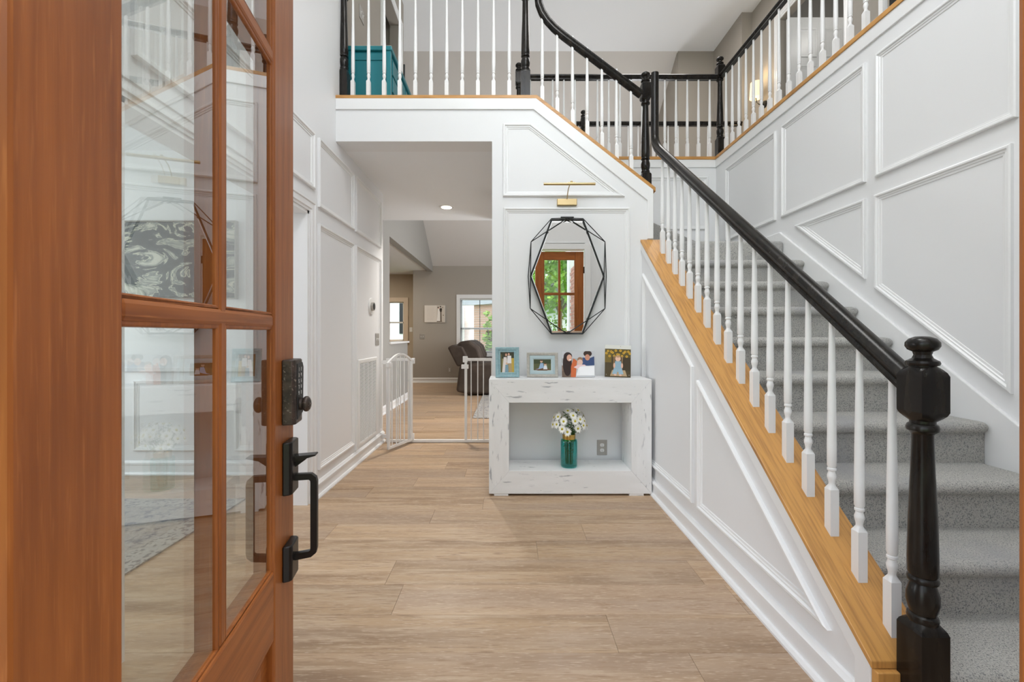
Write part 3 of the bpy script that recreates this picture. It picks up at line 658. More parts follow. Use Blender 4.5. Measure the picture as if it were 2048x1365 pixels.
# vase
vx, vy, vz_ = .455, 3.285, .184
va = thing('vase', 'teal ribbed glass vase with a gold collar inside the console', 'vase', (vx, vy, vz_))
n = 48; mb = MB(); prof = [(.048, 0), (.060, .003), (.0635, .012), (.0635, .10), (.0635, .19), (.060, .206), (.048, .212), (.0475, .240)]
vs = []; fs = []
for kz, (r, z) in enumerate(prof):
    for i in range(n):
        t = 2*PI*i/n; rr = r*(1+.022*math.cos(t*12+z*22)) if .005 < z < .20 else r
        vs.append((rr*math.cos(t), rr*math.sin(t), z))
inner = [(.042, .238), (.044, .212), (.056, .200), (.059, .10), (.058, .012), (.045, .008)]
for r, z in inner:
    for i in range(n): t = 2*PI*i/n; vs.append((r*math.cos(t), r*math.sin(t), z))
K = len(prof)+len(inner)
for k in range(K-1):
    for i in range(n): j = (i+1) % n; fs.append((k*n+i, k*n+j, (k+1)*n+j, (k+1)*n+i))
fs += [tuple(range(n))[::-1], tuple(range((K-1)*n, K*n))]; mb.add(vs, fs)
mb.build('body', M['vase'], va, smooth=60)
mb = MB(); vs = []; fs = []
for r, z in ((.0478, .196), (.0490, .200), (.0490, .244), (.0478, .248), (.0435, .246), (.0432, .200)):
    for i in range(n): t = 2*PI*i/n; vs.append((r*math.cos(t), r*math.sin(t), z))
for k in range(6):
    for i in range(n): j = (i+1) % n; k2 = (k+1) % 6; fs.append((k*n+i, k*n+j, k2*n+j, k2*n+i))
mb.add(vs, fs).build('collar', M['gold'], va, smooth=40)
# daisies
bq = thing('daisy_bouquet', 'bunch of white daisies standing in the teal vase', 'flowers', (vx, vy, vz_+.02))
pet = MB(); NP = 20
for i in range(NP):
    t = 2*PI*i/NP+random.uniform(-.05, .05); c, s_ = math.cos(t), math.sin(t); L = .036+random.uniform(-.004, .003); w_ = .0040; lift = random.uniform(.000, .006)
    def pp(a, b, h): return (c*a-s_*b, s_*a+c*b, h)
    pet.add([pp(.006, -w_*.5, .001), pp(L*.6, -w_, .002+lift*.6), pp(L, 0, lift), pp(L*.6, w_, .002+lift*.6), pp(.006, w_*.5, .001), pp(L*.5, 0, .0045)],
            [(0, 1, 5), (1, 2, 5), (2, 3, 5), (3, 4, 5), (4, 0, 5)])
petm = pet.mesh('daisy', M['petal']); cen = MB(); cen.ellipsoid((0, 0, .003), (.0085, .0085, .0045), 12, 6); cenm = cen.mesh('flower_centre', M['yolk'], 60)
stems = MB(); leaves = MB()
heads = [(-.085, -.05, .33, 0), (-.045, -.085, .36, 0), (-.055, -.09, .305, 0), (-.022, -.095, .285, 0), (.018, -.07, .40, 0), (.028, -.085, .362, 0), (.062, -.07, .372, 0), (.045, -.095, .31, 0), (.095, -.03, .35, 0), (-.095, .01, .37, 0), (-.07, .02, .395, 0), (.10, .03, .38, 0),
         (.08, .05, .405, 0), (.035, .04, .42, 0), (-.02, .03, .415, 0), (.06, .0, .425, 0), (-.04, .07, .36, 0), (.0, .09, .35, 0), (.06, .085, .34, 0), (-.01, -.02, .425, 0), (-.105, -.01, .32, 0), (.115, .0, .31, 0), (-.06, .06, .33, 0), (.085, -.06, .325, 0), (-.075, -.04, .385, 0)]
for hx, hy, hz, _ in heads:
    hz = hz-.02; hx *= 1.15; hy *= 1.1
    o = bpy.data.objects.new('daisy', petm); C.objects.link(o); o.parent = bq; o.location = (hx, hy, hz)
    dr = Vector((hx*1.2, hy*1.2-.035, max(.03, (hz-.30)*1.1))).normalized(); o.rotation_euler = dr.to_track_quat('Z', 'Y').to_euler()
    c = bpy.data.objects.new('flower_centre', cenm); C.objects.link(c); c.parent = o
    a = Vector((hx*.2, hy*.2, .0)); b = Vector((hx*.30, hy*.30, .225)); e = Vector((hx, hy, hz-.002)); mid = (b+e)/2+Vector((0, 0, .01))
    for p, q_ in ((a, b), (b, mid), (mid, e)): stems.tube(p, q_, .0014, n=5)
    for _k in range(9):
        p = b.lerp(e, random.uniform(.0, .9)); dx = Vector((random.uniform(-1, 1), random.uniform(-1, .4), random.uniform(-.1, .8))).normalized()*random.uniform(.022, .04)
        sd = dx.orthogonal().normalized()*.006
        leaves.add([p, p+dx*.5+sd, p+dx, p+dx*.5-sd], [(0, 1, 2, 3)])
    for _k in range(2):
        p = a.lerp(b, random.uniform(.35, .95)); dx = Vector((random.uniform(-1, 1), random.uniform(-1, 1), random.uniform(-.3, .8))).normalized()*.018; sd = dx.orthogonal().normalized()*.004
        leaves.add([p, p+dx*.5+sd, p+dx, p+dx*.5-sd], [(0, 1, 2, 3)])
stems.build('flower_stems', M['leaf'], bq, kind='stuff'); leaves.build('flower_leaves', M['leaf'], bq, kind='stuff')

# pictures: flat prints drawn with coloured shapes
PC = {}
def pm_(c):
    k = tuple(c)
    if k not in PC: PC[k] = mat('print_ink', tuple((x/255)**2.2 for x in c), .45)
    return PC[k]
def picture(parent, w_, h_, shapes, y=0, name='photo_print', loc=(0, 0, 0)):
    """shapes: (rgb, [(x, z)...] in 0..1) polygons, or (rgb, cx, cz, rx, rz) ellipses, painted back to front"""
    mb = MB(); mats = []; 
    for i, s_ in enumerate(shapes):
        m = pm_(s_[0]); 
        if m not in mats: mats.append(m)
        mb.ci = mats.index(m)
        P = s_[1] if len(s_) == 2 else [(s_[1]+s_[3]*math.cos(2*PI*k/18), s_[2]+s_[4]*math.sin(2*PI*k/18)) for k in range(18)]
        P = [(min(max(a, 0), 1), min(max(b, 0), 1)) for a, b in P]
        yy = y-.00012*i
        mb.add([((a-.5)*w_, yy, b*h_) for a, b in P], [tuple(range(len(P)))])
    me = bpy.data.meshes.new(name); me.from_pydata(mb.v, [], mb.f)
    for m in mats: me.materials.append(m)
    me.polygons.foreach_set('material_index', mb.m)
    o = bpy.data.objects.new(name, me); C.objects.link(o); o.parent = parent; o.location = loc; return o
R01 = lambda a, b, c, d: [(a, c), (b, c), (b, d), (a, d)]
def frame_rect(parent, name, W, H, t, dep, m, y0=0, z0=0, prof=None, bev=.002):
    mb = MB()
    P = prof or [(0, 0), (0, dep*.8), (t*.2, dep), (t*.75, dep*.85), (t, dep*.5), (t, 0)]
    o = molding([(-W/2, z0), (W/2, z0), (W/2, z0+H), (-W/2, z0+H)], lambda u, v, h: (u, y0-h, v), prof=P).build(name, m, parent, smooth=30)
    return o
ZC = .857
f1 = thing('photo_frame', 'blue washed wooden photo frame at the end of the console nearest the gate', 'photo frame', (-.012, 3.315, ZC), 0, 'framed photos on the console')
f1.rotation_euler = (math.radians(-7), 0, math.radians(6))
frame_rect(f1, 'frame', .182, .232, .026, .018, M['blue']); frame_rect(f1, 'frame_inset', .132, .182, .014, .011, M['blue'], 0, .025)
MB().box(-.088, .088, .0005, .010, .004, .226).build('backing', M['dark'], f1)
picture(f1, .108, .158, [((150, 140, 95), R01(0, 1, 0, 1)), ((60, 62, 45), R01(0, 1, .68, 1)), ((190, 160, 70), R01(.72, 1, 0, .7)), ((95, 90, 60), R01(0, .12, 0, .9)), ((225, 215, 210), [(.12, .0), (.50, .0), (.46, .75), (.25, .75)]), ((228, 225, 225), [(.48, .45), (.80, .40), (.78, .82), (.52, .82)]), ((175, 150, 110), [(.62, 0), (.82, 0), (.80, .45), (.58, .45)]),
    ((70, 45, 30), .40, .88, .12, .09), ((205, 160, 135), .42, .86, .07, .07), ((55, 38, 28), .62, .93, .10, .06), ((210, 165, 140), .61, .89, .07, .06), ((120, 150, 165), [(.32, 0), (.58, 0), (.56, .38), (.36, .38)]), ((215, 180, 155), .46, .44, .07, .06)], y=-.004, loc=(0, 0, .037))
MB().prism([(.03, .0), (.010, .15), (.008, .15), (.022, .0)], lambda u, v, t: (t, u*1.6, v), -.02, .02).build('easel_leg', M['dark'], f1)
f2 = thing('photo_frame', 'wide taupe and pale blue photo frame, second along the console', 'photo frame', (.257, 3.33, ZC), 0, 'framed photos on the console')
f2.rotation_euler = (math.radians(-7), 0, 0)
frame_rect(f2, 'frame', .240, .190, .024, .018, M['taupe']); frame_rect(f2, 'frame_inset', .194, .144, .028, .012, M['pblue'], 0, .023)
MB().box(-.116, .116, .0005, .010, .004, .185).build('backing', M['dark'], f2)
picture(f2, .140, .090, [((235, 235, 235), R01(0, 1, 0, 1)), ((88, 92, 60), R01(.02, .98, .03, .97)), ((60, 70, 45), R01(.02, .98, .6, .97)), ((105, 75, 50), .5, .12, .40, .14), ((150, 175, 205), [(.10, .1), (.30, .20), (.40, .66), (.56, .64), (.58, .25), (.35, .15)]), ((225, 225, 230), [(.55, .12), (.78, .12), (.74, .45), (.60, .45)]), ((205, 165, 140), .45, .80, .075, .12), ((70, 50, 38), .45, .90, .08, .06), ((215, 175, 150), .665, .54, .07, .11), ((90, 65, 45), .665, .62, .07, .06)], y=-.004, loc=(0, 0, .050))
f3 = thing('photo_frame', 'clear acrylic photo block of a laughing family, third along the console', 'photo frame', (.530, 3.31, ZC), 0, 'framed photos on the console')
f3.rotation_euler = (math.radians(-8), 0, 0)
MB().box(-.127, .127, -.006, .006, 0, .205).build('acrylic_block', M['acryl'], f3, bevel=.001)
picture(f3, .250, .200, [((196, 198, 202), R01(0, 1, 0, 1)), ((170, 172, 172), R01(0, 1, .55, .72)), ((135, 110, 95), R01(0, .4, 0, .45)), ((110, 92, 80), R01(0, .30, 0, .25)), ((48, 30, 28), .17, .50, .14, .46), ((45, 28, 26), .19, .80, .13, .16), ((205, 105, 60), [(.27, 0), (.42, 0), (.47, .62), (.36, .72), (.28, .4)]), ((58, 78, 120), [(.62, .45), (1, .42), (1, .80), (.84, .72), (.64, .76)]),
    ((222, 170, 148), .235, .74, .080, .13), ((250, 245, 240), .255, .665, .035, .025), ((62, 45, 38), .80, .90, .13, .12), ((205, 145, 120), .79, .76, .075, .12), ((150, 115, 90), .565, .68, .085, .09), ((228, 190, 172), .56, .57, .085, .11), ((236, 205, 205), [(.36, .38), (.50, .48), (.70, .48), (.80, .38), (.5, .30)]), ((238, 238, 240), [(.44, .06), (1, .06), (1, .45), (.60, .42), (.50, .34)]), ((246, 246, 248), R01(.54, .99, .08, .40))], y=-.0066, loc=(0, 0, .002))
f4 = thing('photo_frame', 'tall acrylic photo block of a baby among sunflowers, last along the console', 'photo frame', (.830, 3.31, ZC), 0, 'framed photos on the console')
f4.rotation_euler = (math.radians(-8), math.radians(2.0), math.radians(-4))
MB().box(-.100, .100, -.006, .006, 0, .250).build('acrylic_block', M['acryl'], f4, bevel=.001)
sh = [((78, 66, 42), R01(0, 1, 0, 1)), ((222, 222, 215), R01(0, 1, .86, 1)), ((96, 84, 44), R01(0, 1, .62, .88)), ((120, 100, 45), R01(0, .25, .45, .75)), ((66, 55, 36), R01(.7, 1, .2, .62))]
for k in range(16): sh.append(((224, 178, 60), .06+.06*k, .74+.09*math.sin(k*2.3), .045, .035)); sh.append(((70, 48, 22), .06+.06*k, .74+.09*math.sin(k*2.3), .018, .014))
sh += [((150, 118, 84), [(.33, .2), (.66, .2), (.70, .64), (.33, .64)]), ((98, 84, 60), [(.36, .2), (.64, .2), (.66, .62), (.37, .62)]), ((178, 152, 118), [(.2, .03), (.86, .03), (.78, .22), (.28, .22)]), ((145, 172, 188), [(.32, .16), (.68, .16), (.62, .50), (.40, .50)]), ((150, 178, 195), [(.28, .10), (.46, .08), (.48, .24), (.34, .26)]), ((150, 178, 195), [(.54, .08), (.72, .10), (.66, .26), (.52, .24)]), ((225, 180, 155), .36, .36, .04, .08), ((225, 180, 155), .66, .36, .04, .08), ((232, 190, 168), .50, .575, .105, .085), ((190, 150, 115), .50, .645, .09, .035), ((225, 180, 155), .40, .07, .05, .03), ((225, 180, 155), .60, .06, .05, .03)]
picture(f4, .196, .246, sh, y=-.0066, loc=(0, 0, .002))
mb = MB()
for a, b in ((-.086, .02), (.086, .02), (.02, .238)): mb.tube((a, -.0095, b), (a, -.006, b), .003, n=8)
mb.build('magnet_stud', M['steel'], f4)
# outlet
def plate(name, label, cat, loc, rz, w_, h_, m, kind='toggle', n=1, group=None):
    t = thing(name, label, cat, loc, rz, group)
    MB().box(-w_/2, w_/2, -.006, 0, -h_/2, h_/2).build('cover_plate', m, t, bevel=.003)
    for k in range(n):
        cx = (k-(n-1)/2)*w_/n*.9
        if kind == 'outlet':
            for dz in (-.021, .021):
                o = MB().lathe([(.001, -.0085), (.0165, -.0085), (.0172, -.004)], n=18)
                o = MB().prism([(cx+.0165*math.cos(2*PI*i/16), dz+min(max(.0165*math.sin(2*PI*i/16), -.0125), .0125)) for i in range(16)], fY, -.0085, -.005).build('socket', M['plate'], t)
                mb = MB(); mb.box(cx-.0065, cx-.0045, -.0090, -.008, dz-.002, dz+.005); mb.box(cx+.0045, cx+.0065, -.0090, -.008, dz-.002, dz+.005); mb.tube((cx, -.009, dz-.007), (cx, -.008, dz-.007), .002, n=8)
                mb.build('slot', M['dark'], o)
        else:
            MB().box(cx-.006, cx+.006, -.0075, -.005, -.013, .013).build('switch_surround', M['plate'], t)
            MB().prism([(-.005, -.004), (-.019, .006), (-.018, .011), (-.005, .006)], lambda u, v, tt: (tt, u, v), cx-.004, cx+.004).build('toggle', M['plate'], t, bevel=.001)
    return t
plate('wall_outlet', 'brushed nickel outlet cover on the wall seen through the console frame', 'outlet', (.752, 3.4995, .272), 0, .082, .124, M['steel'], 'outlet')
plate('light_switch', 'brushed nickel switch plate above the return vent on the left hall wall', 'switch', (XL+.0005, 4.585, 1.135), PI/2, .12, .125, M['steel'], n=2)
plate('light_switch', 'dark upstairs switch plate above the teal chest', 'switch', (XL+.0005, 4.10, 4.22), PI/2, .12, .125, M['steel'], n=2)
plate('light_switch', 'double switch plate below the canvas print on the far wall', 'switch', (-2.13, 10.5995, 1.13), 0, .12, .125, M['steel'], n=2)
plate('wall_outlet', 'low nickel outlet on the far wall beside the sofa', 'outlet', (-1.455, 10.5995, .31), 0, .078, .124, M['steel'], 'outlet')
plate('light_switch', 'single white switch plate at the kitchen corner', 'switch', (-2.56, 11.2995, 1.305), 0, .075, .115, M['plate'])
plate('light_switch', 'black bracket plate high at the kitchen corner', 'switch', (-2.45, 11.2995, 1.72), 0, .07, .08, M['bronze'])
# thermostat
th = thing('thermostat', 'round thermostat with a dark display on a white ring', 'thermostat', (XL+.0005, 4.39, 1.47), PI/2)
mb = MB(); 
def disc(r, y0_, y1_, n=32): return MB().tube((0, y0_, 0), (0, y1_, 0), r, r*.96, n=n)
disc(.085, 0, -.008).build('trim_ring', M['plate'], th, smooth=40); disc(.045, -.006, -.030).build('dial', M['steel'], th, smooth=40); disc(.036, -.0295, -.0315).build('display', M['dark'], th)
# return vent
vt = thing('return_vent', 'tall white louvred return air vent low on the left hall wall', 'vent', (XL, 4.28, .544), PI/2)
frame_rect(vt, 'vent_frame', .56, .812, .035, .010, M['vent'], 0, -.406, prof=[(0, 0), (0, .004), (.005, .010), (.030, .010), (.035, .006), (.035, 0)])
MB().box(-.25, .25, -.003, -.0005, -.375, .375).build('backing', M['dark'], vt)
sl_ = MB(); sl_.add([(-.058, -.004, .0), (.058, -.004, .0), (.058, -.0085, -.0075), (-.058, -.0085, -.0075), (-.058, -.0032, .0), (.058, -.0032, .0), (.058, -.0077, -.0075), (-.058, -.0077, -.0075)], [(0, 1, 2, 3), (7, 6, 5, 4), (3, 2, 6, 7), (0, 4, 5, 1)])
slm = sl_.mesh('louvre', M['vent'])
for cidx in range(4):
    for k in range(57):
        o = bpy.data.objects.new('louvre', slm); C.objects.link(o); o.parent = vt; o.location = ((cidx-1.5)*.124, 0, .372-k*.0131)
mb = MB()
for cidx in range(5): mb.box((cidx-2)*.124-.004, (cidx-2)*.124+.004, -.0095, -.002, -.375, .375)
mb.build('mullion', M['vent'], vt)

# ================================================================ MIRROR, PICTURE LIGHT
MZ = PX(0, 553)[1]; MX = PX(1134.5, 0)[0]
mr = thing('wall_mirror', 'elongated six-sided mirror in a black faceted wire frame above the console', 'mirror', (MX, YW, MZ))
def mp(x, y, d=.05): k = (YW-d)/865; return Vector(((x-1018)*k-MX, -d, EYE+(668.5-y)*k-MZ))
hexa = [(1103, 440), (1166, 440), (1208, 553), (1165, 667.5), (1103, 667.5), (1061, 553)]
H3 = [mp(*p, .045) for p in hexa]
mb = MB(); nn = 6; cc = sum(H3, Vector())/6
inn = [cc+(p-cc)*.955 for p in H3]
mb.add([tuple(v+Vector((0, -.004, 0))) for v in inn]+[tuple(v+Vector((0, .012, 0))) for v in inn], [tuple(range(6)), tuple(range(6, 12))[::-1]]+[(i, (i+1) % 6, 6+(i+1) % 6, 6+i) for i in range(6)])
mb.build('mirror_glass', M['mirror'], mr)
mb = MB(); mb.add([tuple(v+Vector((0, -.0038, 0))) for v in inn]+[tuple(v+Vector((0, .002, 0))) for v in H3], [(i, (i+1) % 6, 6+(i+1) % 6, 6+i) for i in range(6)])
mb.build('bevelled_edge', M['chrome'], mr)
mb = MB()
for i in range(6): mb.tube(H3[i], H3[(i+1) % 6], .0066, n=8)
mb.build('frame_bar', M['iron'], mr, smooth=40)
W_ = dict(tl=(1103, 437.5), tr=(1166, 437.5), ur=(1210, 484), mr=(1212.5, 553), lr=(1210, 617.5), br=(1165.5, 668.5), bl=(1103, 668.5), ll=(1060.5, 617.5), ml=(1056.5, 553), ul=(1062, 484), tc=(1135, 436.5), bc=(1134, 668))
dp = dict(tl=.048, tr=.048, bl=.048, br=.048, tc=.06, bc=.06, ur=.055, ul=.055, lr=.055, ll=.055, mr=.03, ml=.03)
P_ = {k: mp(*v, dp[k]) for k, v in W_.items()}; hr, hl = mp(1208, 553, .05), mp(1061, 553, .05)
mb = MB()
for a, b in (('tl', 'ul'), ('ul', 'ml'), ('ml', 'll'), ('ll', 'bl'), ('tr', 'ur'), ('ur', 'mr'), ('mr', 'lr'), ('lr', 'br'), ('ul', 'tc'), ('ur', 'tc'), ('ll', 'bc'), ('lr', 'bc'), ('bl', 'bc'), ('bc', 'br'), ('tl', 'tc'), ('tc', 'tr')): mb.tube(P_[a], P_[b], .0037, n=6)
for a, b in ((P_['ul'], hl), (hl, P_['ll']), (P_['ur'], hr), (hr, P_['lr'])): mb.tube(a, b, .0037, n=6)
mb.build('wire_frame', M['iron'], mr, smooth=40)
a = mp(1121, 436, .0); MB().box(a.x, -a.x, -.02, 0, a.z-.006, a.z+.006).build('wall_bracket', M['iron'], mr, bevel=.003)
MB().box(-.04, .04, -.033, 0, -.2, .2).build('wall_mount', M['dark'], mr)
plx, plz = PX(1135, 0, 3.45)[0], PX(0, 404, 3.47)[1]
pl = thing('picture_light', 'brushed brass picture light on the wall over the mirror', 'wall light', (plx, YW, plz))
MB().box(-.080, .080, -.030, 0, -.026, .026).build('wall_box', M['brass'], pl, bevel=.004, seg=3)
mb = MB(); mb.sweep([(.004*math.cos(k*PI/3), .004*math.sin(k*PI/3)) for k in range(6)], [(0, -.028, .022), (0, -.045, .05), (.002, -.085, .085), (.006, -.125, .100), (.006, -.150, .098)], up=(1, 0, 0)); mb.build('arm', M['brass'], pl, smooth=40)
mb = MB(); mb.tube((-.198, -.150, .102), (.202, -.150, .102), .0105, n=18); pt = mb.build('lamp_tube', M['brass'], pl, smooth=40)
mb = MB(); mb.ellipsoid((.018, -.146, .119), (.010, .010, .010)); mb.box(-.01, .045, -.156, -.142, .109, .114); mb.build('pivot', M['brass'], pl, smooth=40)

# ================================================================ SAFETY GATE
gt = thing('safety_gate', 'white metal safety gate across the hall with its arched leaf open', 'gate', (-.75, 4.74, 0))
GY = 4.74
def gb(nm, *boxes, bev=.002):
    mb = MB()
    for b in boxes: mb.box(*b)
    return off(mb.build(nm, M['gate'], gt, bevel=bev), gt)
gb('base_bar', (-1.345, -.16, GY-.014, GY+.014, .004, .034))
gb('top_bar', (-.487, -.160, GY-.010, GY+.010, .895, .925)); gb('top_bar', (-1.345, -1.07, GY-.010, GY+.010, .895, .925))
for x in (-.487, -.195, -1.345, -1.095): gb('post', (x, x+.028, GY-.012, GY+.012, .03, .925))
def bar(x, y, z0_, z1_): off(MB().tube((x, y, z0_), (x, y, z1_), .0055, n=10).build('bar', M['gate'], gt, smooth=40), gt)
for x in (-.415, -.342, -.28, -1.285, -1.215, -1.15): bar(x, GY, .03, .90)
gb('latch', (-.52, -.445, GY-.022, GY+.022, .81, .855)); gb('latch', (-.505, -.455, GY-.018, GY+.018, .88, .945))
gb('hinge_bracket', (-1.075, -1.035, GY-.02, GY+.02, .865, .925)); gb('hinge_bracket', (-1.075, -1.04, GY-.02, GY+.02, .03, .10))
for z in (.88, .07): gb('wall_bolt', (-1.40, -1.345, GY-.012, GY+.012, z-.02, z+.02)); gb('wall_bolt', (-.168, -.137, GY-.012, GY+.012, z-.02, z+.02))
A, B = Vector((-1.058, 4.715, 0)), Vector((-1.213, 4.33, 0)); D_ = B-A; LL = D_.length; dn = D_.normalized()
lf = thing('gate_leaf', None, None); lf.parent = gt; lf.location = A-gt.location; lf.rotation_euler = (0, 0, math.atan2(dn.y, dn.x))
MB().box(0, .028, -.012, .012, .03, .90).build('leaf_post', M['gate'], lf, bevel=.002); MB().box(LL-.028, LL, -.012, .012, .03, .90).build('leaf_post', M['gate'], lf, bevel=.002)
MB().box(0, LL, -.009, .009, .03, .055).build('leaf_rail', M['gate'], lf)
mb = MB(); mb.sweep([(-.010, -.012), (.010, -.012), (.010, .012), (-.010, .012)], [(LL*t, 0, .895+.085*math.sin(PI*t)) for t in [k/14 for k in range(15)]], up=(0, 1, 0)); mb.build('arch_rail', M['gate'], lf, smooth=40)
for k in range(1, 6): t = k/6; MB().tube((LL*t, 0, .05), (LL*t, 0, .893+.085*math.sin(PI*t)), .0055, n=10).build('leaf_bar', M['gate'], lf, smooth=40)
MB().box(LL-.04, LL+.012, -.018, .018, .855, .905).build('catch', M['gate'], lf, bevel=.003)

# ================================================================ HALL / LIVING ROOM THINGS
dl = thing('recessed_light', 'lit recessed downlight in the hall ceiling', 'ceiling light', (-.768, 5.313, 2.75))
MB().lathe([(.088, -.004), (.090, 0), (.066, .0), (.066, -.004)], n=28).build('trim_ring', M['plate'], dl, smooth=40)
MB().tube((0, 0, -.003), (0, 0, -.0055), .064, n=28).build('lens', M['bulb'], dl)
l = bpy.data.lights.new('recessed_light_lamp', 'SPOT'); l.energy = 190; l.color = (1, .94, .86); l.spot_size = 2.3; l.spot_blend = .8; l.shadow_soft_size = .06
lo = bpy.data.objects.new('recessed_light_lamp', l); C.objects.link(lo); lo.location = (-.768, 5.313, 2.735)

sf = thing('sofa', 'dark brown reclining sofa turned side-on beyond the gate', 'sofa', (-.55, 9.1, 0))
def sfp(nm, poly, a, b, bev=.05, seg=4): return off(MB().prism(poly, fY, a, b).build(nm, M['leather'], sf, smooth=60, bevel=bev, seg=seg), sf)
sfp('arm', [(-1.02, .075), (-.96, .56), (-.86, .625), (-.18, .64), (-.10, .58), (-.08, .03), (-.80, .03)], 8.30, 8.56, .055)
sfp('arm', [(-1.02, .075), (-.96, .56), (-.86, .625), (-.18, .64), (-.10, .58), (-.08, .03), (-.80, .03)], 10.20, 10.42, .055)
sfp('back_shell', [(-1.00, .56), (-1.19, .93), (-1.10, .975), (-.90, .95), (-.72, .58)], 8.33, 10.40, .035)
sfp('seat_base', [(-.92, .05), (-.92, .48), (-.10, .50), (-.10, .05)], 8.56, 10.20, .03)
for k in range(3):
    y = 8.42+k*.64
    o = MB().prism([(-1.04, .95), (-.96, 1.045), (-.76, 1.06), (-.60, .93), (-.52, .72), (-.56, .50), (-.78, .50)], fY, y, y+.60).build('back_cushion', M['leather'], sf, smooth=60, bevel=.07, seg=4); off(o, sf)
    off(MB().box(-.62, -.09, y+.12, y+.68, .46, .60).build('seat_cushion', M['leather'], sf, smooth=60, bevel=.05, seg=4), sf)
rg = thing('area_rug', 'grey patterned rug lying before the brown sofa', 'rug', (.6, 7.6, 0))
off(MB().box(-.51, 2.1, 6.08, 9.3, .0005, .010).build('rug_pile', M['rug'], rg), rg); off(MB().box(-.51, -.45, 6.08, 9.3, .010, .0115).build('rug_border', M['rugb'], rg), rg); off(MB().box(-.45, 2.1, 6.08, 6.14, .010, .0115).build('rug_border', M['rugb'], rg), rg)
cv = thing('canvas_print', 'pale wedding canvas print on the far greige wall', 'picture', (-1.815, 10.6, 1.475))
MB().box(-.25, .25, -.03, 0, 0, .415).build('canvas', M['plate'], cv)
sh = [((205, 196, 184), R01(0, 1, 0, 1)), ((222, 214, 204), R01(0, .6, .02, 1)), ((60, 48, 40), .67, .88, .035, .05), ((55, 44, 38), .78, .93, .035, .04), ((225, 190, 170), .70, .84, .025, .04), ((60, 52, 46), [(.72, .62), (.84, .62), (.86, .80), (.80, .86), (.74, .80)]), ((240, 236, 230), [(.60, .08), (.78, .08), (.76, .62), (.72, .80), (.66, .80), (.64, .5)]), ((110, 95, 82), [(.77, .06), (.84, .06), (.83, .62), (.77, .62)]), ((120, 106, 92), R01(.60, .86, .03, .08)), ((120, 106, 92), .92, .42, .03, .03), ((150, 136, 122), .88, .88, .04, .03)]
for k in range(9): sh.append(((182, 172, 160), R01(.12, .48-.03*(k % 3), .84-k*.085, .846-k*.085)))
picture(cv, .498, .413, sh, y=-.0305)
# back window with blinds
w2 = thing('window_2', 'white double-hung window with open blinds behind the sofa', None, (-.45, 10.6, 0), kind='structure')
def wp(nm, m, *bx, p=w2, bev=0):
    mb = MB()
    for b in bx: mb.box(*b)
    return off(mb.build(nm, m, p, bevel=bev), p)
wp('window_casing', M['trim'], (-1.285, -1.195, 10.58, 10.601, .72, 2.065), (.295, .385, 10.58, 10.601, .72, 2.065), (-1.285, .385, 10.58, 10.601, 2.065, 2.155), (-1.285, .385, 10.56, 10.601, .64, .72))
wp('sash', M['siding'], (-1.20, -1.155, 10.68, 10.72, .72, 2.07), (.255, .30, 10.68, 10.72, .72, 2.07), (-1.20, .30, 10.68, 10.72, .72, .77), (-1.20, .30, 10.68, 10.72, 1.30, 1.345), (-1.20, .30, 10.68, 10.72, 2.03, 2.07))
for x in (-.72, -.22): wp('muntin', M['iron'], (x-.008, x+.008, 10.69, 10.71, .72, 2.07))
wp('pane', M['winglass'], (-1.16, .26, 10.698, 10.702, .76, 2.04))
for i in range(38):
    z = .78+i*.0335
    o = MB().box(-.735, .735, -.012, .012, -.0008, .0008).build('slat', M['blind'], w2) if i == 0 else copy_part(bl0, w2, (0, 0, 0))
    if i == 0: bl0 = o
    o.location = (0, .045, z); o.rotation_euler = (math.radians(8), 0, 0)
wp('head_rail', M['blind'], (-1.19, .29, 10.63, 10.66, 2.03, 2.065))
for x in (-1.09, -.2): off(MB().tube((x, 10.635, .78), (x, 10.635, 2.04), .0018, n=5).build('cord', M['blind'], w2), w2)
# kitchen window
w3 = thing('window_3', 'kitchen window with cream casing glimpsed past the half wall', None, (-3.1, 11.3, 0), kind='structure')
wp('window_casing', mat('cream_trim_paint', (.72, .60, .47), .35), (-3.6, -2.63, 11.27, 11.301, 2.03, 2.14), (-2.75, -2.63, 11.27, 11.301, 1.02, 2.03), (-3.60, -3.50, 11.27, 11.301, 1.02, 2.03), (-3.6, -2.63, 11.25, 11.301, .95, 1.02), p=w3)
wp('sash', M['trim'], (-3.52, -2.74, 11.33, 11.36, 1.47, 1.51), (-3.52, -2.74, 11.33, 11.36, 1.0, 1.05), (-2.78, -2.74, 11.33, 11.36, 1.0, 2.06), (-3.15, -3.12, 11.33, 11.36, 1.0, 2.06), (-3.52, -2.74, 11.33, 11.36, 2.0, 2.06), p=w3)
wp('pane', M['winglass'], (-3.52, -2.74, 11.343, 11.347, 1.0, 2.06), p=w3)
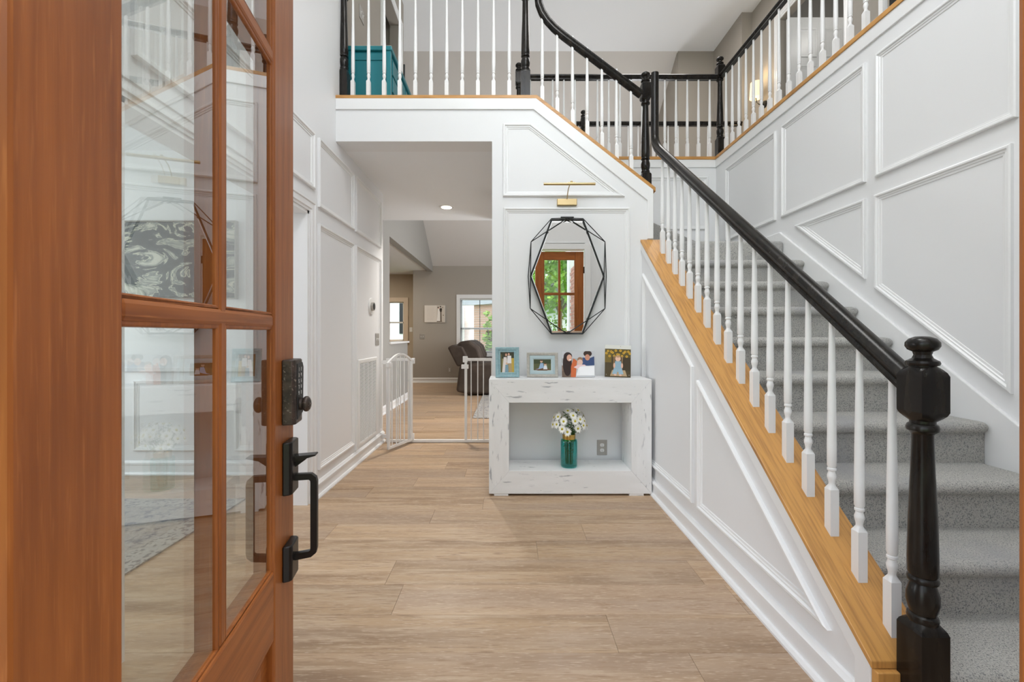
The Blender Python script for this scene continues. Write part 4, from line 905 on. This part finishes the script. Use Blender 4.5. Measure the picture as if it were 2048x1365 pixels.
# upstairs chest, lamp, sconce, door
ch = thing('chest_of_drawers', 'teal painted chest of drawers behind the balcony spindles', 'chest', (-1.2, 4.1, ZU))
def cp(nm, m, *b, bev=.003): return off(MB().box(*b).build(nm, m, ch, bevel=bev), ch)
cp('carcass', M['teal'], XL+.03, -1.03, 3.73, 4.75, ZU-.01, 3.625)
cp('top', M['teal'], XL+.012, -1.005, 3.705, 4.78, 3.625, 3.665, bev=.008); cp('top_surface', M['cream'], XL+.02, -1.01, 3.712, 4.77, 3.662, 3.669, bev=.001)
for x in (XL+.02, -1.055): cp('corner_post', M['teal'], x, x+.04, 3.715, 3.75, ZU-.01, 3.625)
cp('end_rail', M['teal'], XL+.05, -1.05, 3.722, 3.74, 3.55, 3.61)
for k, z in enumerate((3.16, 3.31, 3.46)):
    for j in range(2):
        dd = cp('drawer', M['teal'], -1.035, -1.015, 3.79+j*.47, 4.22+j*.47, z, z+.13)
        mb = MB(); mb.tube((-1.012, 3.94+j*.47, z+.065), (-1.012, 4.07+j*.47, z+.065), .004, n=8); o = mb.build('drawer_handle', M['steel'], dd, smooth=40); o.location = -Vector(ch.location)-Vector(dd.location)
tl = thing('table_lamp', 'black table lamp base standing on the teal chest', 'lamp', (-1.12, 4.62, 3.669))
MB().lathe([(.06, 0), (.06, .01), (.035, .025), (.012, .04), (.009, .10), (.009, .40)], n=20).build('base', M['iron'], tl, smooth=40)
scn = thing('wall_sconce', 'lit sconce with a frosted bell shade on the upstairs corridor wall', 'wall light', (3.30, 5.57, 4.13))
MB().tube((0, 0, .02), (-.02, 0, .02), .042, n=20).build('backplate', M['iron'], scn, smooth=40)
mb = MB(); mb.sweep([(.006*math.cos(k*PI/3), .006*math.sin(k*PI/3)) for k in range(6)], [(-.015, 0, .02), (-.08, 0, .02), (-.11, 0, .04), (-.12, 0, .10)], up=(0, 1, 0)); mb.build('arm', M['iron'], scn, smooth=40)
MB().lathe([(.076, .10), (.064, .30), (.062, .30), (.074, .102)], (-.12, 0, 0), n=28).build('shade', M['shade'], scn, smooth=60)
MB().ellipsoid((-.12, 0, .16), (.026, .026, .04)).build('bulb', M['bulb'], scn, smooth=60)
point('sconce_lamp', (3.18, 5.57, 4.52), 1.2, (1, .72, .38), .04); point('sconce_lamp', (3.18, 5.57, 4.15), .8, (1, .72, .38), .04)
d3 = thing('door_3', 'grey-white panelled bedroom door standing open upstairs', None, (3.36, 5.22, ZU), kind='structure')
MB().box(.0, .76, -.02, .02, 0, 1.88).build('leaf', M['trim'], d3)
for (a, b, c, e) in ((.11, .34, 1.0, 1.30), (.42, .65, 1.0, 1.30), (.11, .34, .2, .9), (.42, .65, .2, .9), (.11, .34, 1.40, 1.75), (.42, .65, 1.40, 1.75)):
    molding([(a, c), (b, c), (b, e), (a, e)], lambda u, v, h: (u, -.02-h*.5, v)).build('panel_molding', M['trim'], d3)
for z in (.25, 1.25, 1.65): MB().box(-.012, .012, -.032, -.018, z, z+.09).build('hinge', M['iron'], d3, bevel=.002)
# dining: painting + rug
pt_ = thing('abstract_painting', 'large black and grey marbled abstract painting seen through the door glass', 'painting', (-2.81, 3.67, 1.50))
pmat = mat('marbled_paint', (.50, .49, .42), .35, noise=None)
def marble(m):
    n = m.node_tree; b = n.nodes['Principled BSDF']; tc = n.nodes.new('ShaderNodeTexCoord'); mp_ = n.nodes.new('ShaderNodeMapping'); mp_.inputs['Scale'].default_value = (1.6, 1, 3.2)
    t = n.nodes.new('ShaderNodeTexNoise'); t.inputs['Scale'].default_value = 1.5; t.inputs['Detail'].default_value = 7; t.inputs['Distortion'].default_value = 2.2
    cr = n.nodes.new('ShaderNodeValToRGB'); e = cr.color_ramp; e.elements[0].position = .42; e.elements[0].color = (.012, .016, .02, 1); e.elements[1].position = .62; e.elements[1].color = (.55, .54, .46, 1)
    for p, c in ((.49, (.03, .04, .05, 1)), (.515, (.62, .60, .46, 1)), (.53, (.10, .12, .12, 1)), (.57, (.30, .31, .26, 1))): k = e.elements.new(p); k.color = c
    n.links.new(tc.outputs['Object'], mp_.inputs[0]); n.links.new(mp_.outputs[0], t.inputs['Vector']); n.links.new(t.outputs['Fac'], cr.inputs[0]); n.links.new(cr.outputs[0], b.inputs['Base Color'])
marble(pmat)
MB().box(-.50, .50, -.035, 0, 0, .63).build('canvas', pmat, pt_)
frame_rect(pt_, 'frame', 1.03, .66, .014, .045, M['steel'], 0, -.015)
r2g = thing('area_rug', 'faded grey bordered rug on the dining floor, seen through the door glass', 'rug', (-3.1, 1.9, 0))
off(MB().box(-4.4, -1.89, .7, 3.1, .0005, .009).build('rug_pile', M['rug'], r2g), r2g)
for b in ((-4.4, -1.89, .7, .85, .009, .0105), (-4.4, -1.89, 2.95, 3.1, .009, .0105), (-2.04, -1.89, .85, 2.95, .009, .0105), (-4.4, -4.25, .85, 2.95, .009, .0105)): off(MB().box(*b).build('rug_border', M['rugb'], r2g), r2g)

# ================================================================ OUTSIDE
struct('porch', MB().box(-2.5, 3.2, -2.6, .2, -.2, -.015), M['stone'], 'concrete porch floor outside the entry doors')
struct('lawn', MB().box(-30, 30, -40, -2.6, -.4, -.2), M['lawn'], 'front lawn outside')
bw = thing('brick_wall', 'red brick porch side wall reflected in the mirror', 'wall', (1.24, -1.0, -.02))
MB().box(.012, .22, -.9, 1.0, 0, 3.0).build('mortar_bed', M['mortar'], bw)
bm_ = MB(); bm_.box(0, .10, 0, .195, 0, .057); bme = bm_.mesh('brick', M['brick']); cnt = 0
for r in range(40):
    for k in range(10):
        if cnt >= 300: break
        y = -.9+k*.205-(.10 if r % 2 else 0)
        if y < -.92: continue
        o = bpy.data.objects.new('brick', bme); C.objects.link(o); o.parent = bw; o.location = (0, y, r*.068+.35); cnt += 1
tagc = thing('porch_column', 'white square porch column reflected in the mirror', 'column', (1.33, -2.1, 0))
MB().box(-.11, .11, -.10, .10, 0, 3.0).build('shaft', M['trim'], tagc, bevel=.01); MB().box(-.14, .14, -.13, .13, 0, .15).build('base', M['trim'], tagc); MB().box(-.14, .14, -.13, .13, 2.85, 3.0).build('capital', M['trim'], tagc)
def tree(label, x, y, z, H_, R_, n=2600, seed=1):
    rnd = random.Random(seed); t = thing('tree', label, 'tree', (x, y, z))
    mb = MB(); mb.tube((0, 0, 0), (.05, 0, H_*.6), .12, .06, n=10)
    for k in range(5): a = k*1.3; mb.tube((.03, 0, H_*.4), (math.cos(a)*R_*.6, math.sin(a)*R_*.6, H_*.75), .045, .015, n=6)
    mb.build('trunk', M['bark'], t, smooth=60)
    mb = MB(); bl = [(rnd.uniform(-.6, .6)*R_, rnd.uniform(-.6, .6)*R_, H_*rnd.uniform(.35, .95), R_*rnd.uniform(.3, .55)) for _ in range(16)]
    for _ in range(n):
        cx, cy, cz, r = rnd.choice(bl); d = Vector((rnd.gauss(0, 1), rnd.gauss(0, 1), rnd.gauss(0, 1))).normalized()*r*rnd.uniform(.6, 1)
        p = Vector((cx, cy, cz))+d; a = Vector((rnd.gauss(0, 1), rnd.gauss(0, 1), rnd.gauss(0, .6))).normalized()*.10; b = a.orthogonal().normalized()*.06
        mb.add([p-a, p+b, p+a, p-b], [(0, 1, 2, 3)])
    mb.build('foliage', M['foliage'], t, kind='stuff'); return t
tree('bright green leafy tree in the front yard, reflected in the mirror', 1.9, -9.5, -.2, 5.4, 2.0, 5200, 3)
tree('darker leafy tree behind the first one across the front yard', -.6, -14.5, -.2, 7.5, 3.2, 5000, 5)
tree('tall leafy tree at the far side of the front yard', 5.2, -13.5, -.2, 7.5, 3.0, 5000, 6)
tree('small leafy tree outside the back window', -.62, 14.6, -.3, 2.3, .24, 300, 8)
nh = thing('neighbour_house', 'grey sided house across the street, reflected low in the mirror', 'house', (2.5, -22, -.2))
off(MB().box(-2, 8, -26, -21.5, -.2, 3.2).build('wall', M['siding'], nh), nh); off(MB().prism([(-27, 3.1), (-21, 3.1), (-24, 5.0)], fX, -2.5, 8.5).build('roof', M['iron'], nh), nh)
struct('back_yard', MB().box(-30, 30, 10.9, 50, -.4, -.25), M['lawn'], 'back yard lawn beyond the window')
bh = thing('brick_house', 'pink brick house with a grey roof slope outside the back window', 'house', (.5, 17, -.25))
off(MB().box(-1.3, 7, 16, 20, -.25, 3.0).build('wall', M['brickp'], bh), bh)
off(MB().prism([(-1.9, 2.25), (.1, 4.2), (7, 4.2), (7, 2.9), (-1.3, 2.25)], fY, 15.8, 16.0).build('roof', M['siding'], bh), bh)
mb = MB()
for k in range(30): mb.box(-1.3, 7, 15.985, 16.0, -.2+k*.085, -.192+k*.085)
off(mb.build('mortar_course', M['mortar'], bh), bh)
wh = thing('white_house', 'white sided house at the left of the back window view', 'house', (-4, 19, -.25))
off(MB().box(-9, -1.75, 17, 22, -.25, 5.5).build('wall', M['trim'], wh), wh)
for k in range(3): off(MB().box(-2.7-k*1.6, -2.25-k*1.6, 16.97, 17.0, 1.2, 3.2).build('window', M['dark'], wh), wh)
